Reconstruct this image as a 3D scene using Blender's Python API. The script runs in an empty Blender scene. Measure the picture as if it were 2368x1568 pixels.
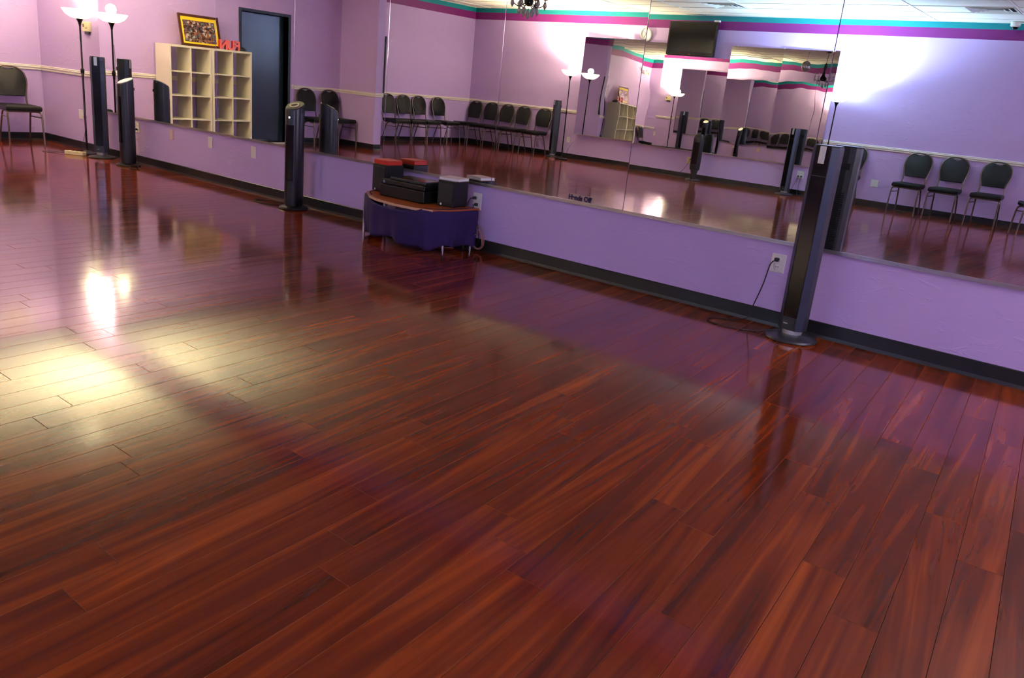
import bpy, bmesh, math, random
from mathutils import Vector, Matrix, Euler

random.seed(7)
SC = bpy.context.scene
COL = SC.collection
PI = math.pi

# ------------------------------------------------------------------ camera
CAM_H, CAM_Y = 1.25, -4.8866
YAW, PITCH, ROLL = 0.6501929, 0.2972350, 0.0994636
FPX = 1878.796
fw = Vector((-math.sin(YAW) * math.cos(PITCH), math.cos(YAW) * math.cos(PITCH), -math.sin(PITCH)))
rt = Vector((math.cos(YAW), math.sin(YAW), 0.0))
up = rt.cross(fw)
r2 = rt * math.cos(ROLL) + up * math.sin(ROLL)
u2 = -rt * math.sin(ROLL) + up * math.cos(ROLL)
cam = bpy.data.cameras.new('camera')
cam.sensor_fit = 'HORIZONTAL'
cam.sensor_width = 36.0
cam.lens = FPX / 2368.0 * 36.0
cam.clip_start = 0.05
camo = bpy.data.objects.new('camera', cam)
COL.objects.link(camo)
M3 = Matrix((r2, u2, -fw)).transposed()
camo.matrix_world = Matrix.Translation((0, CAM_Y, CAM_H)) @ M3.to_4x4()
SC.camera = camo

# ------------------------------------------------------------------ world, view, lamp colours
w = bpy.data.worlds.new('world'); SC.world = w
w.use_nodes = True
w.node_tree.nodes['Background'].inputs[0].default_value = (0.5, 0.55, 0.6, 1)
w.node_tree.nodes['Background'].inputs[1].default_value = 0.02
SC.view_settings.view_transform = 'Standard'
SC.view_settings.look = 'None'
SC.view_settings.gamma = 1.0
SC.view_settings.use_curve_mapping = False
SC.view_settings.exposure = 1.55
SC.cycles.max_bounces = 8
SC.cycles.glossy_bounces = 6
SC.cycles.diffuse_bounces = 4
SC.cycles.adaptive_threshold = 0.1
SC.cycles.adaptive_min_samples = 20
SC.cycles.sample_clamp_indirect = 4.0
WARM, COOL, SOFT = (1.0, 0.83, 0.52), (0.50, 0.77, 1.0), (1.0, 0.84, 0.48)
LAMP_W = {'corner': 10.0, 'back': 10.0, 'cool': 10.0, 'right': 60.0, 'far': 40.0}
UP_W = {'corner': 245.0, 'back': 160.0, 'cool': 160.0, 'right': 70.0, 'far': 190.0}       # what the bowl's reflector throws at the ceiling
UP_ANG = {}
BOWL_E = {'corner': 1.5, 'back': 1.5, 'cool': 1.5, 'right': 1.5, 'far': 1.5}

# ------------------------------------------------------------------ plan (metres)
XL, XA, XR = -11.92, -12.616, 3.0       # left wall, alcove wall, right wall
YB = -9.279                              # wall opposite the mirrors
ZC = 2.852                               # ceiling
ZB, ZM, ZMT, ZR = 0.095, 0.508, 2.345, 0.958

# ------------------------------------------------------------------ helpers
def srgb(r, g, b):
    f = lambda c: (c / 12.92) if c <= 0.04045 else ((c + 0.055) / 1.055) ** 2.4
    return (f(r / 255.), f(g / 255.), f(b / 255.), 1.0)

class MB:
    def __init__(s): s.v = []; s.f = []
    def add(s, vs, fs):
        o = len(s.v); s.v += [tuple(v) for v in vs]; s.f += [tuple(i + o for i in f) for f in fs]; return s
    def box(s, x0, x1, y0, y1, z0, z1):
        x0, x1 = min(x0, x1), max(x0, x1); y0, y1 = min(y0, y1), max(y0, y1); z0, z1 = min(z0, z1), max(z0, z1)
        return s.add([(x0, y0, z0), (x1, y0, z0), (x1, y1, z0), (x0, y1, z0), (x0, y0, z1), (x1, y0, z1), (x1, y1, z1), (x0, y1, z1)],
                     [(0, 3, 2, 1), (4, 5, 6, 7), (0, 1, 5, 4), (1, 2, 6, 5), (2, 3, 7, 6), (3, 0, 4, 7)])
    def loft(s, rings, cap=True):
        n = len(rings[0]); vs = [p for r in rings for p in r]; fs = []
        for k in range(len(rings) - 1):
            for i in range(n):
                j = (i + 1) % n
                fs.append((k * n + i, k * n + j, (k + 1) * n + j, (k + 1) * n + i))
        if cap:
            fs.append(tuple(reversed(range(n)))); m = (len(rings) - 1) * n
            fs.append(tuple(m + i for i in range(n)))
        return s.add(vs, fs)
    def prism(s, pts, z0, z1):              # outline in xy, counter-clockwise
        return s.loft([[(x, y, z0) for x, y in pts], [(x, y, z1) for x, y in pts]])
    def lathe(s, prof, n=28, c=(0, 0, 0), cap=True):
        rings = [[(c[0] + r * math.cos(2 * PI * i / n), c[1] + r * math.sin(2 * PI * i / n), c[2] + z) for i in range(n)] for r, z in prof]
        return s.loft(rings, cap)
    def tube(s, pts, r, n=8, closed=False):
        P = [Vector(p) for p in pts]; m = len(P); rings = []
        t0 = (P[1] - P[0]).normalized()
        a = Vector((0, 0, 1)) if abs(t0.z) < 0.9 else Vector((1, 0, 0))
        nn = t0.cross(a).normalized()
        for i in range(m):
            if closed: t = (P[(i + 1) % m] - P[i - 1])
            else: t = P[min(i + 1, m - 1)] - P[max(i - 1, 0)]
            t.normalize()
            nn = (nn - t * nn.dot(t)).normalized(); b = t.cross(nn)
            rr = r[i] if isinstance(r, (list, tuple)) else r
            rings.append([P[i] + nn * (rr * math.cos(2 * PI * k / n)) + b * (rr * math.sin(2 * PI * k / n)) for k in range(n)])
        if closed: rings.append(rings[0]); return s.loft(rings, False)
        return s.loft(rings)
    def xform(s, mat): s.v = [tuple(mat @ Vector(v)) for v in s.v]; return s
    def build(s, name, m, parent=None, smooth=False, bevel=0, loc=None, rot=None):
        me = bpy.data.meshes.new(name); me.from_pydata(s.v, [], s.f); me.update()
        bm = bmesh.new(); bm.from_mesh(me); bmesh.ops.recalc_face_normals(bm, faces=bm.faces); bm.to_mesh(me); bm.free()
        o = bpy.data.objects.new(name, me); COL.objects.link(o)
        if m: me.materials.append(m)
        if parent: o.parent = parent
        if loc: o.location = loc
        if rot: o.rotation_euler = rot
        if smooth:
            for p in me.polygons: p.use_smooth = True
            if hasattr(me, 'set_sharp_from_angle'): me.set_sharp_from_angle(angle=math.radians(40))
        if bevel:
            b = o.modifiers.new('bevel', 'BEVEL'); b.width = bevel; b.segments = 2; b.limit_method = 'ANGLE'
        return o

def smoothpath(pts, k=6, closed=False):      # Catmull-Rom
    P = [Vector(p) for p in pts]; n = len(P); out = []
    rng = range(n if closed else n - 1)
    for i in rng:
        if closed: a, b, c, d = P[i - 1], P[i], P[(i + 1) % n], P[(i + 2) % n]
        else: a, b, c, d = P[max(i - 1, 0)], P[i], P[i + 1], P[min(i + 2, n - 1)]
        for j in range(k):
            t = j / k
            out.append(0.5 * ((2 * b) + (c - a) * t + (2 * a - 5 * b + 4 * c - d) * t * t + (3 * b - a - 3 * c + d) * t ** 3))
    if not closed: out.append(P[-1])
    return out

def tag(o, label=None, cat=None, group=None, kind=None):
    if label: o['label'] = label
    if cat: o['category'] = cat
    if group: o['group'] = group
    if kind: o['kind'] = kind
    return o
def thing(name, label, cat, loc=(0, 0, 0), rz=0.0, group=None, rot=None):
    o = bpy.data.objects.new(name, None); o.empty_display_size = 0.1; COL.objects.link(o)
    o.location = loc; o.rotation_euler = rot if rot else (0, 0, rz)
    return tag(o, label, cat, group)
def struct(o): return tag(o, kind='structure')
def copy_tree(src, parent=None):
    c = src.copy(); COL.objects.link(c); c.parent = parent
    for ch in list(src.children): copy_tree(ch, c)
    return c

# ------------------------------------------------------------------ materials
def newmat(name):
    m = bpy.data.materials.new(name); m.use_nodes = True
    nt = m.node_tree; return m, nt, nt.nodes['Principled BSDF']
def N(nt, t, **kw):
    n = nt.nodes.new(t)
    for k, v in kw.items(): setattr(n, k, v)
    return n
def simple(name, col, rough=0.5, metal=0.0, var=0.06, scale=30.0, bump=0.0, coat=0.0, spec=0.5):
    m, nt, b = newmat(name)
    tc = N(nt, 'ShaderNodeTexCoord'); nz = N(nt, 'ShaderNodeTexNoise'); nz.inputs['Scale'].default_value = scale
    nt.links.new(tc.outputs['Object'], nz.inputs['Vector'])
    mx = N(nt, 'ShaderNodeMix', data_type='RGBA')
    c = srgb(*col) if max(col) > 1 else (*col, 1)
    mx.inputs[6].default_value = tuple(x * (1 - var) for x in c[:3]) + (1,)
    mx.inputs[7].default_value = tuple(min(1, x * (1 + var)) for x in c[:3]) + (1,)
    nt.links.new(nz.outputs['Fac'], mx.inputs[0]); nt.links.new(mx.outputs[2], b.inputs['Base Color'])
    b.inputs['Roughness'].default_value = rough; b.inputs['Metallic'].default_value = metal
    b.inputs['Specular IOR Level'].default_value = spec
    if coat: b.inputs['Coat Weight'].default_value = coat; b.inputs['Coat Roughness'].default_value = rough
    if bump:
        bp = N(nt, 'ShaderNodeBump'); bp.inputs['Strength'].default_value = bump; bp.inputs['Distance'].default_value = 0.01
        nt.links.new(nz.outputs['Fac'], bp.inputs['Height']); nt.links.new(bp.outputs['Normal'], b.inputs['Normal'])
    return m

def wall_paint(name, stripes=True):
    m, nt, b = newmat(name)
    geo = N(nt, 'ShaderNodeNewGeometry'); sx = N(nt, 'ShaderNodeSeparateXYZ')
    nt.links.new(geo.outputs['Position'], sx.inputs[0])
    lav, pur, teal = srgb(195, 167, 220), srgb(128, 34, 118), srgb(0, 138, 146)
    def step(z0):
        n = N(nt, 'ShaderNodeMath', operation='GREATER_THAN'); n.inputs[1].default_value = z0
        nt.links.new(sx.outputs['Z'], n.inputs[0]); return n
    nz0 = N(nt, 'ShaderNodeTexNoise'); nz0.inputs['Scale'].default_value = 1.1; nz0.inputs['Detail'].default_value = 3
    nt.links.new(geo.outputs['Position'], nz0.inputs['Vector'])
    m0 = N(nt, 'ShaderNodeMix', data_type='RGBA')
    m0.inputs[6].default_value = tuple(c * 0.95 for c in lav[:3]) + (1,); m0.inputs[7].default_value = tuple(c * 1.04 for c in lav[:3]) + (1,)
    nt.links.new(nz0.outputs['Fac'], m0.inputs[0])
    last = m0
    if stripes:
        for z0, c in ((2.618, pur), (2.762, teal)):
            mx = N(nt, 'ShaderNodeMix', data_type='RGBA'); nt.links.new(step(z0).outputs[0], mx.inputs[0])
            nt.links.new(last.outputs[2], mx.inputs[6]); mx.inputs[7].default_value = c; last = mx
    nt.links.new(last.outputs[2], b.inputs['Base Color'])
    b.inputs['Roughness'].default_value = 0.42; b.inputs['Specular IOR Level'].default_value = 0.45
    # knock-down texture: a fine orange peel and trowelled ridges
    mp = N(nt, 'ShaderNodeMapping'); mp.inputs['Scale'].default_value = (7, 7, 16)
    mp.inputs['Rotation'].default_value = (0, 0.25, 0)
    nt.links.new(geo.outputs['Position'], mp.inputs['Vector'])
    n1 = N(nt, 'ShaderNodeTexNoise'); n1.inputs['Scale'].default_value = 1.0; n1.inputs['Detail'].default_value = 5; n1.inputs['Distortion'].default_value = 1.2
    nt.links.new(mp.outputs[0], n1.inputs['Vector'])
    rp = N(nt, 'ShaderNodeValToRGB'); rp.color_ramp.elements[0].position = 0.58; rp.color_ramp.elements[1].position = 0.66
    nt.links.new(n1.outputs['Fac'], rp.inputs[0])
    n2 = N(nt, 'ShaderNodeTexNoise'); n2.inputs['Scale'].default_value = 90; nt.links.new(geo.outputs['Position'], n2.inputs['Vector'])
    ad = N(nt, 'ShaderNodeMath', operation='MULTIPLY_ADD'); ad.inputs[1].default_value = 0.25
    nt.links.new(n2.outputs['Fac'], ad.inputs[0]); nt.links.new(rp.outputs[0], ad.inputs[2])
    bp = N(nt, 'ShaderNodeBump'); bp.inputs['Strength'].default_value = 0.22; bp.inputs['Distance'].default_value = 0.004
    nt.links.new(ad.outputs[0], bp.inputs['Height']); nt.links.new(bp.outputs['Normal'], b.inputs['Normal'])
    return m

def floor_mat():
    m, nt, b = newmat('laminate_plank')
    at = N(nt, 'ShaderNodeAttribute', attribute_name='pid')        # rg = random pair per plank
    uv = N(nt, 'ShaderNodeUVMap', uv_map='plank')
    sp = N(nt, 'ShaderNodeSeparateColor'); nt.links.new(at.outputs['Color'], sp.inputs[0])
    off = N(nt, 'ShaderNodeCombineXYZ')
    k1 = N(nt, 'ShaderNodeMath', operation='MULTIPLY'); k1.inputs[1].default_value = 53.0; nt.links.new(sp.outputs[0], k1.inputs[0])
    k2 = N(nt, 'ShaderNodeMath', operation='MULTIPLY'); k2.inputs[1].default_value = 31.0; nt.links.new(sp.outputs[1], k2.inputs[0])
    nt.links.new(k1.outputs[0], off.inputs[0]); nt.links.new(k2.outputs[0], off.inputs[1])
    va = N(nt, 'ShaderNodeVectorMath', operation='ADD'); nt.links.new(uv.outputs[0], va.inputs[0]); nt.links.new(off.outputs[0], va.inputs[1])
    # the figure drifts a little off the plank's axis, by a different angle on each plank
    sv = N(nt, 'ShaderNodeSeparateXYZ'); nt.links.new(va.outputs[0], sv.inputs[0])
    su = N(nt, 'ShaderNodeSeparateXYZ'); nt.links.new(uv.outputs[0], su.inputs[0])
    dr = N(nt, 'ShaderNodeMath', operation='SUBTRACT'); nt.links.new(sp.outputs[2], dr.inputs[0]); dr.inputs[1].default_value = 0.5
    dm_ = N(nt, 'ShaderNodeMath', operation='MULTIPLY'); nt.links.new(dr.outputs[0], dm_.inputs[0]); dm_.inputs[1].default_value = 0.13
    dv = N(nt, 'ShaderNodeMath', operation='MULTIPLY_ADD'); nt.links.new(su.outputs[0], dv.inputs[0]); nt.links.new(dm_.outputs[0], dv.inputs[1]); nt.links.new(sv.outputs[1], dv.inputs[2])
    cb = N(nt, 'ShaderNodeCombineXYZ'); nt.links.new(sv.outputs[0], cb.inputs[0]); nt.links.new(dv.outputs[0], cb.inputs[1])
    def streak(sx_, sy_, det, dist):
        mp = N(nt, 'ShaderNodeMapping'); mp.inputs['Scale'].default_value = (sx_, sy_, 1); nt.links.new(cb.outputs[0], mp.inputs[0])
        n = N(nt, 'ShaderNodeTexNoise'); n.inputs['Scale'].default_value = 1.0; n.inputs['Detail'].default_value = det; n.inputs['Roughness'].default_value = 0.55; n.inputs['Distortion'].default_value = dist
        nt.links.new(mp.outputs[0], n.inputs['Vector']); return n
    n1 = streak(0.75, 11.0, 2, 0.5); n2 = streak(1.0, 34.0, 2, 0.3)
    m1 = N(nt, 'ShaderNodeMath', operation='MULTIPLY'); m1.inputs[1].default_value = 0.58; nt.links.new(n1.outputs['Fac'], m1.inputs[0])
    ad = N(nt, 'ShaderNodeMath', operation='MULTIPLY_ADD'); ad.inputs[1].default_value = 0.42; nt.links.new(n2.outputs['Fac'], ad.inputs[0]); nt.links.new(m1.outputs[0], ad.inputs[2])
    ad2 = N(nt, 'ShaderNodeMath', operation='MULTIPLY_ADD'); ad2.inputs[1].default_value = 0.08; nt.links.new(sp.outputs[1], ad2.inputs[0]); nt.links.new(ad.outputs[0], ad2.inputs[2])
    rp = N(nt, 'ShaderNodeValToRGB'); cr = rp.color_ramp; cr.interpolation = 'EASE'
    cr.elements[0].position = 0.38; cr.elements[0].color = srgb(76, 25, 4)
    cr.elements[1].position = 0.76; cr.elements[1].color = srgb(158, 70, 13)
    for p_, c_ in ((0.48, (98, 33, 5)), (0.56, (116, 42, 7)), (0.65, (138, 56, 10))):
        e = cr.elements.new(p_); e.color = srgb(*c_)
    nt.links.new(ad2.outputs[0], rp.inputs[0]); nt.links.new(rp.outputs[0], b.inputs['Base Color'])
    b.inputs['Roughness'].default_value = 0.105
    b.inputs['IOR'].default_value = 1.58
    mp3 = N(nt, 'ShaderNodeMapping'); mp3.inputs['Scale'].default_value = (5, 30, 1); nt.links.new(va.outputs[0], mp3.inputs[0])
    n3 = N(nt, 'ShaderNodeTexNoise'); n3.inputs['Scale'].default_value = 1; nt.links.new(mp3.outputs[0], n3.inputs['Vector'])
    bp = N(nt, 'ShaderNodeBump'); bp.inputs['Strength'].default_value = 0.004; bp.inputs['Distance'].default_value = 0.002
    nt.links.new(n3.outputs['Fac'], bp.inputs['Height']); nt.links.new(bp.outputs['Normal'], b.inputs['Normal'])
    return m

def mirror_mat(name='mirror_silver', tint=(0.86, 0.88, 0.87)):
    m, nt, b = newmat(name)
    b.inputs['Base Color'].default_value = (*tint, 1); b.inputs['Metallic'].default_value = 1.0; b.inputs['Roughness'].default_value = 0.0
    nz = N(nt, 'ShaderNodeTexNoise'); nz.inputs['Scale'].default_value = 2.0
    geo = N(nt, 'ShaderNodeNewGeometry'); nt.links.new(geo.outputs['Position'], nz.inputs['Vector'])
    mx = N(nt, 'ShaderNodeMix', data_type='RGBA'); mx.inputs[6].default_value = (*[t * .985 for t in tint], 1); mx.inputs[7].default_value = (*tint, 1)
    nt.links.new(nz.outputs['Fac'], mx.inputs[0]); nt.links.new(mx.outputs[2], b.inputs['Base Color'])
    return m
def glow(name, col, strength, base=(0.9, 0.9, 0.88)):
    m, nt, b = newmat(name)
    b.inputs['Base Color'].default_value = (*base, 1); b.inputs['Roughness'].default_value = 0.25
    b.inputs['Emission Color'].default_value = (*col, 1); b.inputs['Emission Strength'].default_value = strength
    return m

MAT = dict(
    paint=wall_paint('lavender_paint'), plank=floor_mat(), mirror=mirror_mat(), mirror2=mirror_mat('mirror_silver_aged', (0.72, 0.73, 0.72)),
    plank_edge=simple('plank_edge', (132, 66, 30), 0.7, var=0.1, spec=0.2),
    base=simple('black_rubber_base', (22, 23, 26), 0.35, var=0.15, scale=8),
    rail=simple('white_rail_paint', (226, 218, 206), 0.35, var=0.03),
    tile=simple('ceiling_tile', (240, 240, 230), 0.9, var=0.05, scale=120, bump=0.25),
    tbar=simple('white_tbar', (232, 234, 226), 0.5, var=0.02),
    alu=simple('aluminium_channel', (186, 182, 184), 0.3, metal=0.9, var=0.12, scale=9),
    plate=simple('white_plastic_plate', (222, 218, 214), 0.35, var=0.02),
    beige=simple('beige_plastic', (214, 184, 176), 0.4, var=0.03),
    slot=simple('dark_slot', (30, 28, 30), 0.5),
    black=simple('black_plastic', (17, 17, 19), 0.32, var=0.1),
    blackgl=simple('black_gloss_panel', (8, 8, 10), 0.12, var=0.1),
    bluegrey=simple('blue_grey_plastic', (58, 66, 84), 0.3, metal=0.35, var=0.08),
    darkgrey=simple('dark_grey_plastic', (44, 45, 49), 0.35, var=0.1),
    silver=simple('silver_plastic', (196, 198, 196), 0.3, metal=0.6, var=0.04),
    olive=simple('bronze_top_plastic', (74, 70, 54), 0.35, metal=0.3, var=0.06),
    cream=simple('cream_plastic', (216, 206, 158), 0.4, var=0.03),
    cord=simple('black_cord', (22, 20, 24), 0.5),
    greycord=simple('grey_cord', (110, 92, 110), 0.5),
    pinkcord=simple('copper_pink_cord', (170, 110, 105), 0.4),
    vinyl=simple('chair_vinyl', (17, 19, 19), 0.55, var=0.18, scale=60, bump=0.1, spec=0.35),
    tubem=simple('chair_tube', (112, 98, 90), 0.32, metal=0.7, var=0.1),
    tubedk=simple('chair_tube_dark', (70, 66, 68), 0.32, metal=0.7, var=0.1),
    shelf=simple('cream_shelf_laminate', (228, 222, 196), 0.45, var=0.03, scale=6),
    door=simple('black_door_teal_sheen', (24, 40, 48), 0.24, var=0.1, scale=5, coat=1.0),  # teal that the black paint reflects is put into its base colour
    doorfr=simple('black_door_frame', (22, 26, 30), 0.35, var=0.1),
    chrome=simple('chrome', (200, 200, 200), 0.2, metal=1.0),
    pole=simple('bronze_black_pole', (26, 20, 22), 0.35, metal=0.4, var=0.1),
    woodtop=simple('orange_wood_top', (156, 72, 22), 0.35, var=0.2, scale=14),
    woodedge=simple('pale_wood_edge', (206, 160, 130), 0.4),
    cloth=simple('purple_cloth', (40, 14, 76), 0.85, var=0.2, scale=40, bump=0.1),
    redbox=simple('red_cardboard', (206, 44, 24), 0.5, var=0.08),
    redlid=simple('orange_red_lid', (214, 84, 66), 0.45, var=0.06),
    book=simple('pale_pink_cover', (212, 190, 186), 0.5, var=0.04),
    frame=simple('brown_wood_frame', (74, 34, 18), 0.35, var=0.2, scale=20),
    mat_y=simple('yellow_mat_board', (236, 206, 24), 0.6, var=0.03),
    redmetal=simple('red_letter_metal', (176, 28, 38), 0.4, var=0.1),
    redface=simple('pink_letter_face', (226, 104, 96), 0.4, var=0.06),
    screen=simple('tv_screen', (6, 6, 8), 0.12),
    lens=simple('troffer_lens', (206, 218, 216), 0.3, var=0.05, scale=200),
    ink=simple('black_violet_ink', (34, 14, 70), 0.5),
    badge=simple('white_badge', (235, 235, 235), 0.4),
    bluebadge=simple('blue_grey_badge', (110, 140, 165), 0.4),
    redbadge=simple('orange_badge', (190, 90, 30), 0.4),
)
def clear_label():
    m, nt, b = newmat('clear_label_film')
    b.inputs['Base Color'].default_value = (0.85, 0.72, 0.62, 1); b.inputs['Alpha'].default_value = 0.12; b.inputs['Roughness'].default_value = 0.3
    return m
MAT['film'] = clear_label()
def crystal_mat():
    m, nt, b = newmat('cut_crystal')
    b.inputs['Base Color'].default_value = (0.85, 0.87, 0.88, 1); b.inputs['Roughness'].default_value = 0.05
    b.inputs['Transmission Weight'].default_value = 0.6; b.inputs['IOR'].default_value = 1.5
    return m
MAT['crystal'] = crystal_mat()
def collage_mat():
    m, nt, b = newmat('photo_collage_print')
    uv = N(nt, 'ShaderNodeTexCoord')
    br = N(nt, 'ShaderNodeTexBrick'); br.inputs['Scale'].default_value = 1.0; br.inputs['Brick Width'].default_value = 0.17; br.inputs['Row Height'].default_value = 0.1; br.inputs['Mortar Size'].default_value = 0.004
    br.inputs['Color1'].default_value = srgb(96, 60, 52); br.inputs['Color2'].default_value = srgb(60, 58, 78); br.inputs['Mortar'].default_value = srgb(190, 140, 90)
    mp = N(nt, 'ShaderNodeMapping'); mp.inputs['Rotation'].default_value = (PI / 2, 0, PI / 2)
    sxx = N(nt, 'ShaderNodeSeparateXYZ'); cb = N(nt, 'ShaderNodeCombineXYZ')
    nt.links.new(uv.outputs['Object'], sxx.inputs[0]); nt.links.new(sxx.outputs['Y'], cb.inputs[0]); nt.links.new(sxx.outputs['Z'], cb.inputs[1])
    nt.links.new(cb.outputs[0], br.inputs['Vector'])
    vo = N(nt, 'ShaderNodeTexVoronoi'); vo.inputs['Scale'].default_value = 34; nt.links.new(cb.outputs[0], vo.inputs['Vector'])
    rp = N(nt, 'ShaderNodeValToRGB'); rp.color_ramp.interpolation = 'CONSTANT'
    rp.color_ramp.elements[0].color = srgb(40, 30, 34); rp.color_ramp.elements[1].position = 0.85; rp.color_ramp.elements[1].color = srgb(220, 200, 190)
    for p_, c_ in ((0.3, (120, 78, 62)), (0.5, (84, 70, 100)), (0.65, (168, 110, 70)), (0.75, (98, 130, 130))):
        e = rp.color_ramp.elements.new(p_); e.color = srgb(*c_)
    sp = N(nt, 'ShaderNodeSeparateColor'); nt.links.new(vo.outputs['Color'], sp.inputs[0]); nt.links.new(sp.outputs[0], rp.inputs[0])
    mx = N(nt, 'ShaderNodeMix', data_type='RGBA'); mx.inputs[0].default_value = 0.6
    nt.links.new(br.outputs['Color'], mx.inputs[6]); nt.links.new(rp.outputs[0], mx.inputs[7]); nt.links.new(mx.outputs[2], b.inputs['Base Color'])
    b.inputs['Roughness'].default_value = 0.2
    return m
MAT['collage'] = collage_mat()

# ------------------------------------------------------------------ room shell
def sbox(name, m, *a, bevel=0): return struct(MB().box(*a).build(name, m, bevel=bevel))
T = 0.12
sbox('wall_front', MAT['paint'], XL - T, XR + T, 0, T, 0, ZC + 0.02)
DY0, DY1, DZ = -3.90, -3.02, 2.01
mb = MB(); mb.box(XL - T, XL, DY1, 0, 0, ZC + 0.02); mb.box(XL - T, XL, -5.012, DY0, 0, ZC + 0.02); mb.box(XL - T, XL, DY0, DY1, DZ, ZC + 0.02)
struct(mb.build('wall_left', MAT['paint']))
sbox('wall_wing', MAT['paint'], XA, -10.98, -5.18, -5.012, 0, ZC + 0.02)
sbox('wall_alcove', MAT['paint'], XA - T, XA, YB, -5.18, 0, ZC + 0.02)
sbox('wall_back', MAT['paint'], XA - T, XR + T, YB - T, YB, 0, ZC + 0.02)
sbox('wall_right', MAT['paint'], XR, XR + T, YB, 0, 0, ZC + 0.02)

# floor: sub-floor slab and the laminate planks laid on it
FLOOR = struct(MB().box(XA - T, XR + T, YB - T, T, -0.08, -0.012).build('floor', MAT['slot']))
SK = 0.0907; CA = 1 / math.hypot(1, SK); SA = SK * CA
PW, PL, X0 = 0.1274, 1.245, -0.945 * 1.25
OFFS = {-21: 3.353, -20: 3.754, -19: 3.009, -18: 3.309, -17: 3.692, -16: 3.838, -14: 3.196, -13: 3.737, -11: 3.139, -10: 3.322, -9: 4.049, -8: 2.95,
        -7: 3.333, -6: 3.558, -5: 3.691, -4: 1.853, -2: 3.331, 0: 2.715, 1: 3.185, 4: 1.594, 6: 2.246}
def clip_poly(poly, a, b, c):        # keep a*x+b*y<=c ; points carry (x,y,u,v)
    out = []
    for i in range(len(poly)):
        p, q = poly[i - 1], poly[i]
        dp, dq = a * p[0] + b * p[1] - c, a * q[0] + b * q[1] - c
        if (dp <= 0) != (dq <= 0):
            t = dp / (dp - dq); out.append(tuple(p[k] + (q[k] - p[k]) * t for k in range(4)))
        if dq <= 0: out.append(q)
    return out
planks = []
rnd = random.Random(3)
for row in range(-105, 41):
    o0 = OFFS.get(row, rnd.uniform(0, PL)) % PL
    for k in range(-2, 10):
        s0, s1 = o0 + k * PL, o0 + (k + 1) * PL
        g = 0.0007
        c = []
        for (s, q, u, v) in ((s0 + g, 0, 0, 0), (s1 - g, 0, PL, 0), (s1 - g, 1, PL, PW), (s0 + g, 1, 0, PW)):
            xb = X0 + (row + q) * PW + (g if q == 0 else -g)
            y = -s * CA; c.append((xb - y * SK, y, u, v))
        for a_, b_, c_ in ((0, 1, -0.001), (0, -1, -YB - 0.001), (1, 0, XR - 0.001), (-1, 0, -XA - 0.001)):
            c = clip_poly(c, a_, b_, c_)
            if len(c) < 3: break
        if len(c) >= 3:
            cx, cy = sum(p[0] for p in c) / len(c), sum(p[1] for p in c) / len(c)
            if cy > -5.0 and cx < XL - 0.1: continue
            planks.append((cx, cy, c, (rnd.random(), rnd.random(), rnd.random())))
def to_px(x, y, z):
    d = Vector((x, y - CAM_Y, z - CAM_H)); zz = d.dot(fw)
    if zz < 0.1: return None
    return 1184 + FPX * d.dot(r2) / zz, 784 - FPX * d.dot(u2) / zz, zz
def plank_mesh(me, plist):
    vs, fs, uvs, cols = [], [], [], []
    for cx, cy, c, rn in plist:
        n = len(c); o = len(vs); b = 0.0006
        top = []
        for i in range(n):                       # small eased edge
            p = Vector(c[i][:2]); dv = Vector((cx, cy)) - p
            e1 = (Vector(c[i - 1][:2]) - p); e2 = (Vector(c[(i + 1) % n][:2]) - p)
            d = (e1.normalized() + e2.normalized()) if e1.length > 1e-6 and e2.length > 1e-6 else dv.normalized()
            top.append(p + d * b)
        sl, sm = (rn[0] - 0.5) * 0.004, (rn[1] - 0.5) * 0.0005      # planks never lie perfectly level
        tz = [(p[3] - PW / 2) * sl + (p[2] - PL / 2) * sm for p in c]
        vs += [(t.x, t.y, z_) for t, z_ in zip(top, tz)] + [(p[0], p[1], z_ - 0.0006) for p, z_ in zip(c, tz)] + [(p[0], p[1], -0.012) for p in c]
        F = [tuple(o + i for i in range(n))]
        for i in range(n):
            j = (i + 1) % n
            F.append((o + n + i, o + n + j, o + j, o + i)); F.append((o + 2 * n + i, o + 2 * n + j, o + n + j, o + n + i))
        for f in F:
            fs.append(f)
            for ix in f: uvs.append(c[(ix - o) % n][2:4]); cols.append((*rn, 1))
    me.from_pydata(vs, [], fs)
    l = me.uv_layers.new(name='plank'); l.data.foreach_set('uv', [q for t in uvs for q in t])
    a = me.color_attributes.new('pid', 'FLOAT_COLOR', 'CORNER'); a.data.foreach_set('color', [q for t in cols for q in t])
    me.update()
    bm = bmesh.new(); bm.from_mesh(me); bmesh.ops.recalc_face_normals(bm, faces=bm.faces); bm.to_mesh(me); bm.free()
    me.materials.append(MAT['plank']); me.materials.append(MAT['plank_edge'])
    me.polygons.foreach_set('material_index', [0 if p.normal.z > 0.98 else 1 for p in me.polygons])
def shown(pl):
    best = 0
    for s in (0.08, 0.3, 0.5, 0.7, 0.92):
        c = pl[2]; a, b_ = c[0], c[len(c) // 2]
        p = to_px(a[0] + (b_[0] - a[0]) * s, a[1] + (b_[1] - a[1]) * s, 0)
        if p and -60 < p[0] < 2430 and -60 < p[1] < 1630: best = max(best, 1.0 / p[2] ** 3)
    return best
planks.sort(key=shown, reverse=True)
for pl in planks[:300]:
    me = bpy.data.meshes.new('plank'); plank_mesh(me, [pl])
    o = bpy.data.objects.new('plank', me); COL.objects.link(o); o.parent = FLOOR
me = bpy.data.meshes.new('far_planks'); plank_mesh(me, planks[300:])
o = bpy.data.objects.new('far_planks', me); COL.objects.link(o); o.parent = FLOOR; o['kind'] = 'stuff'

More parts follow.
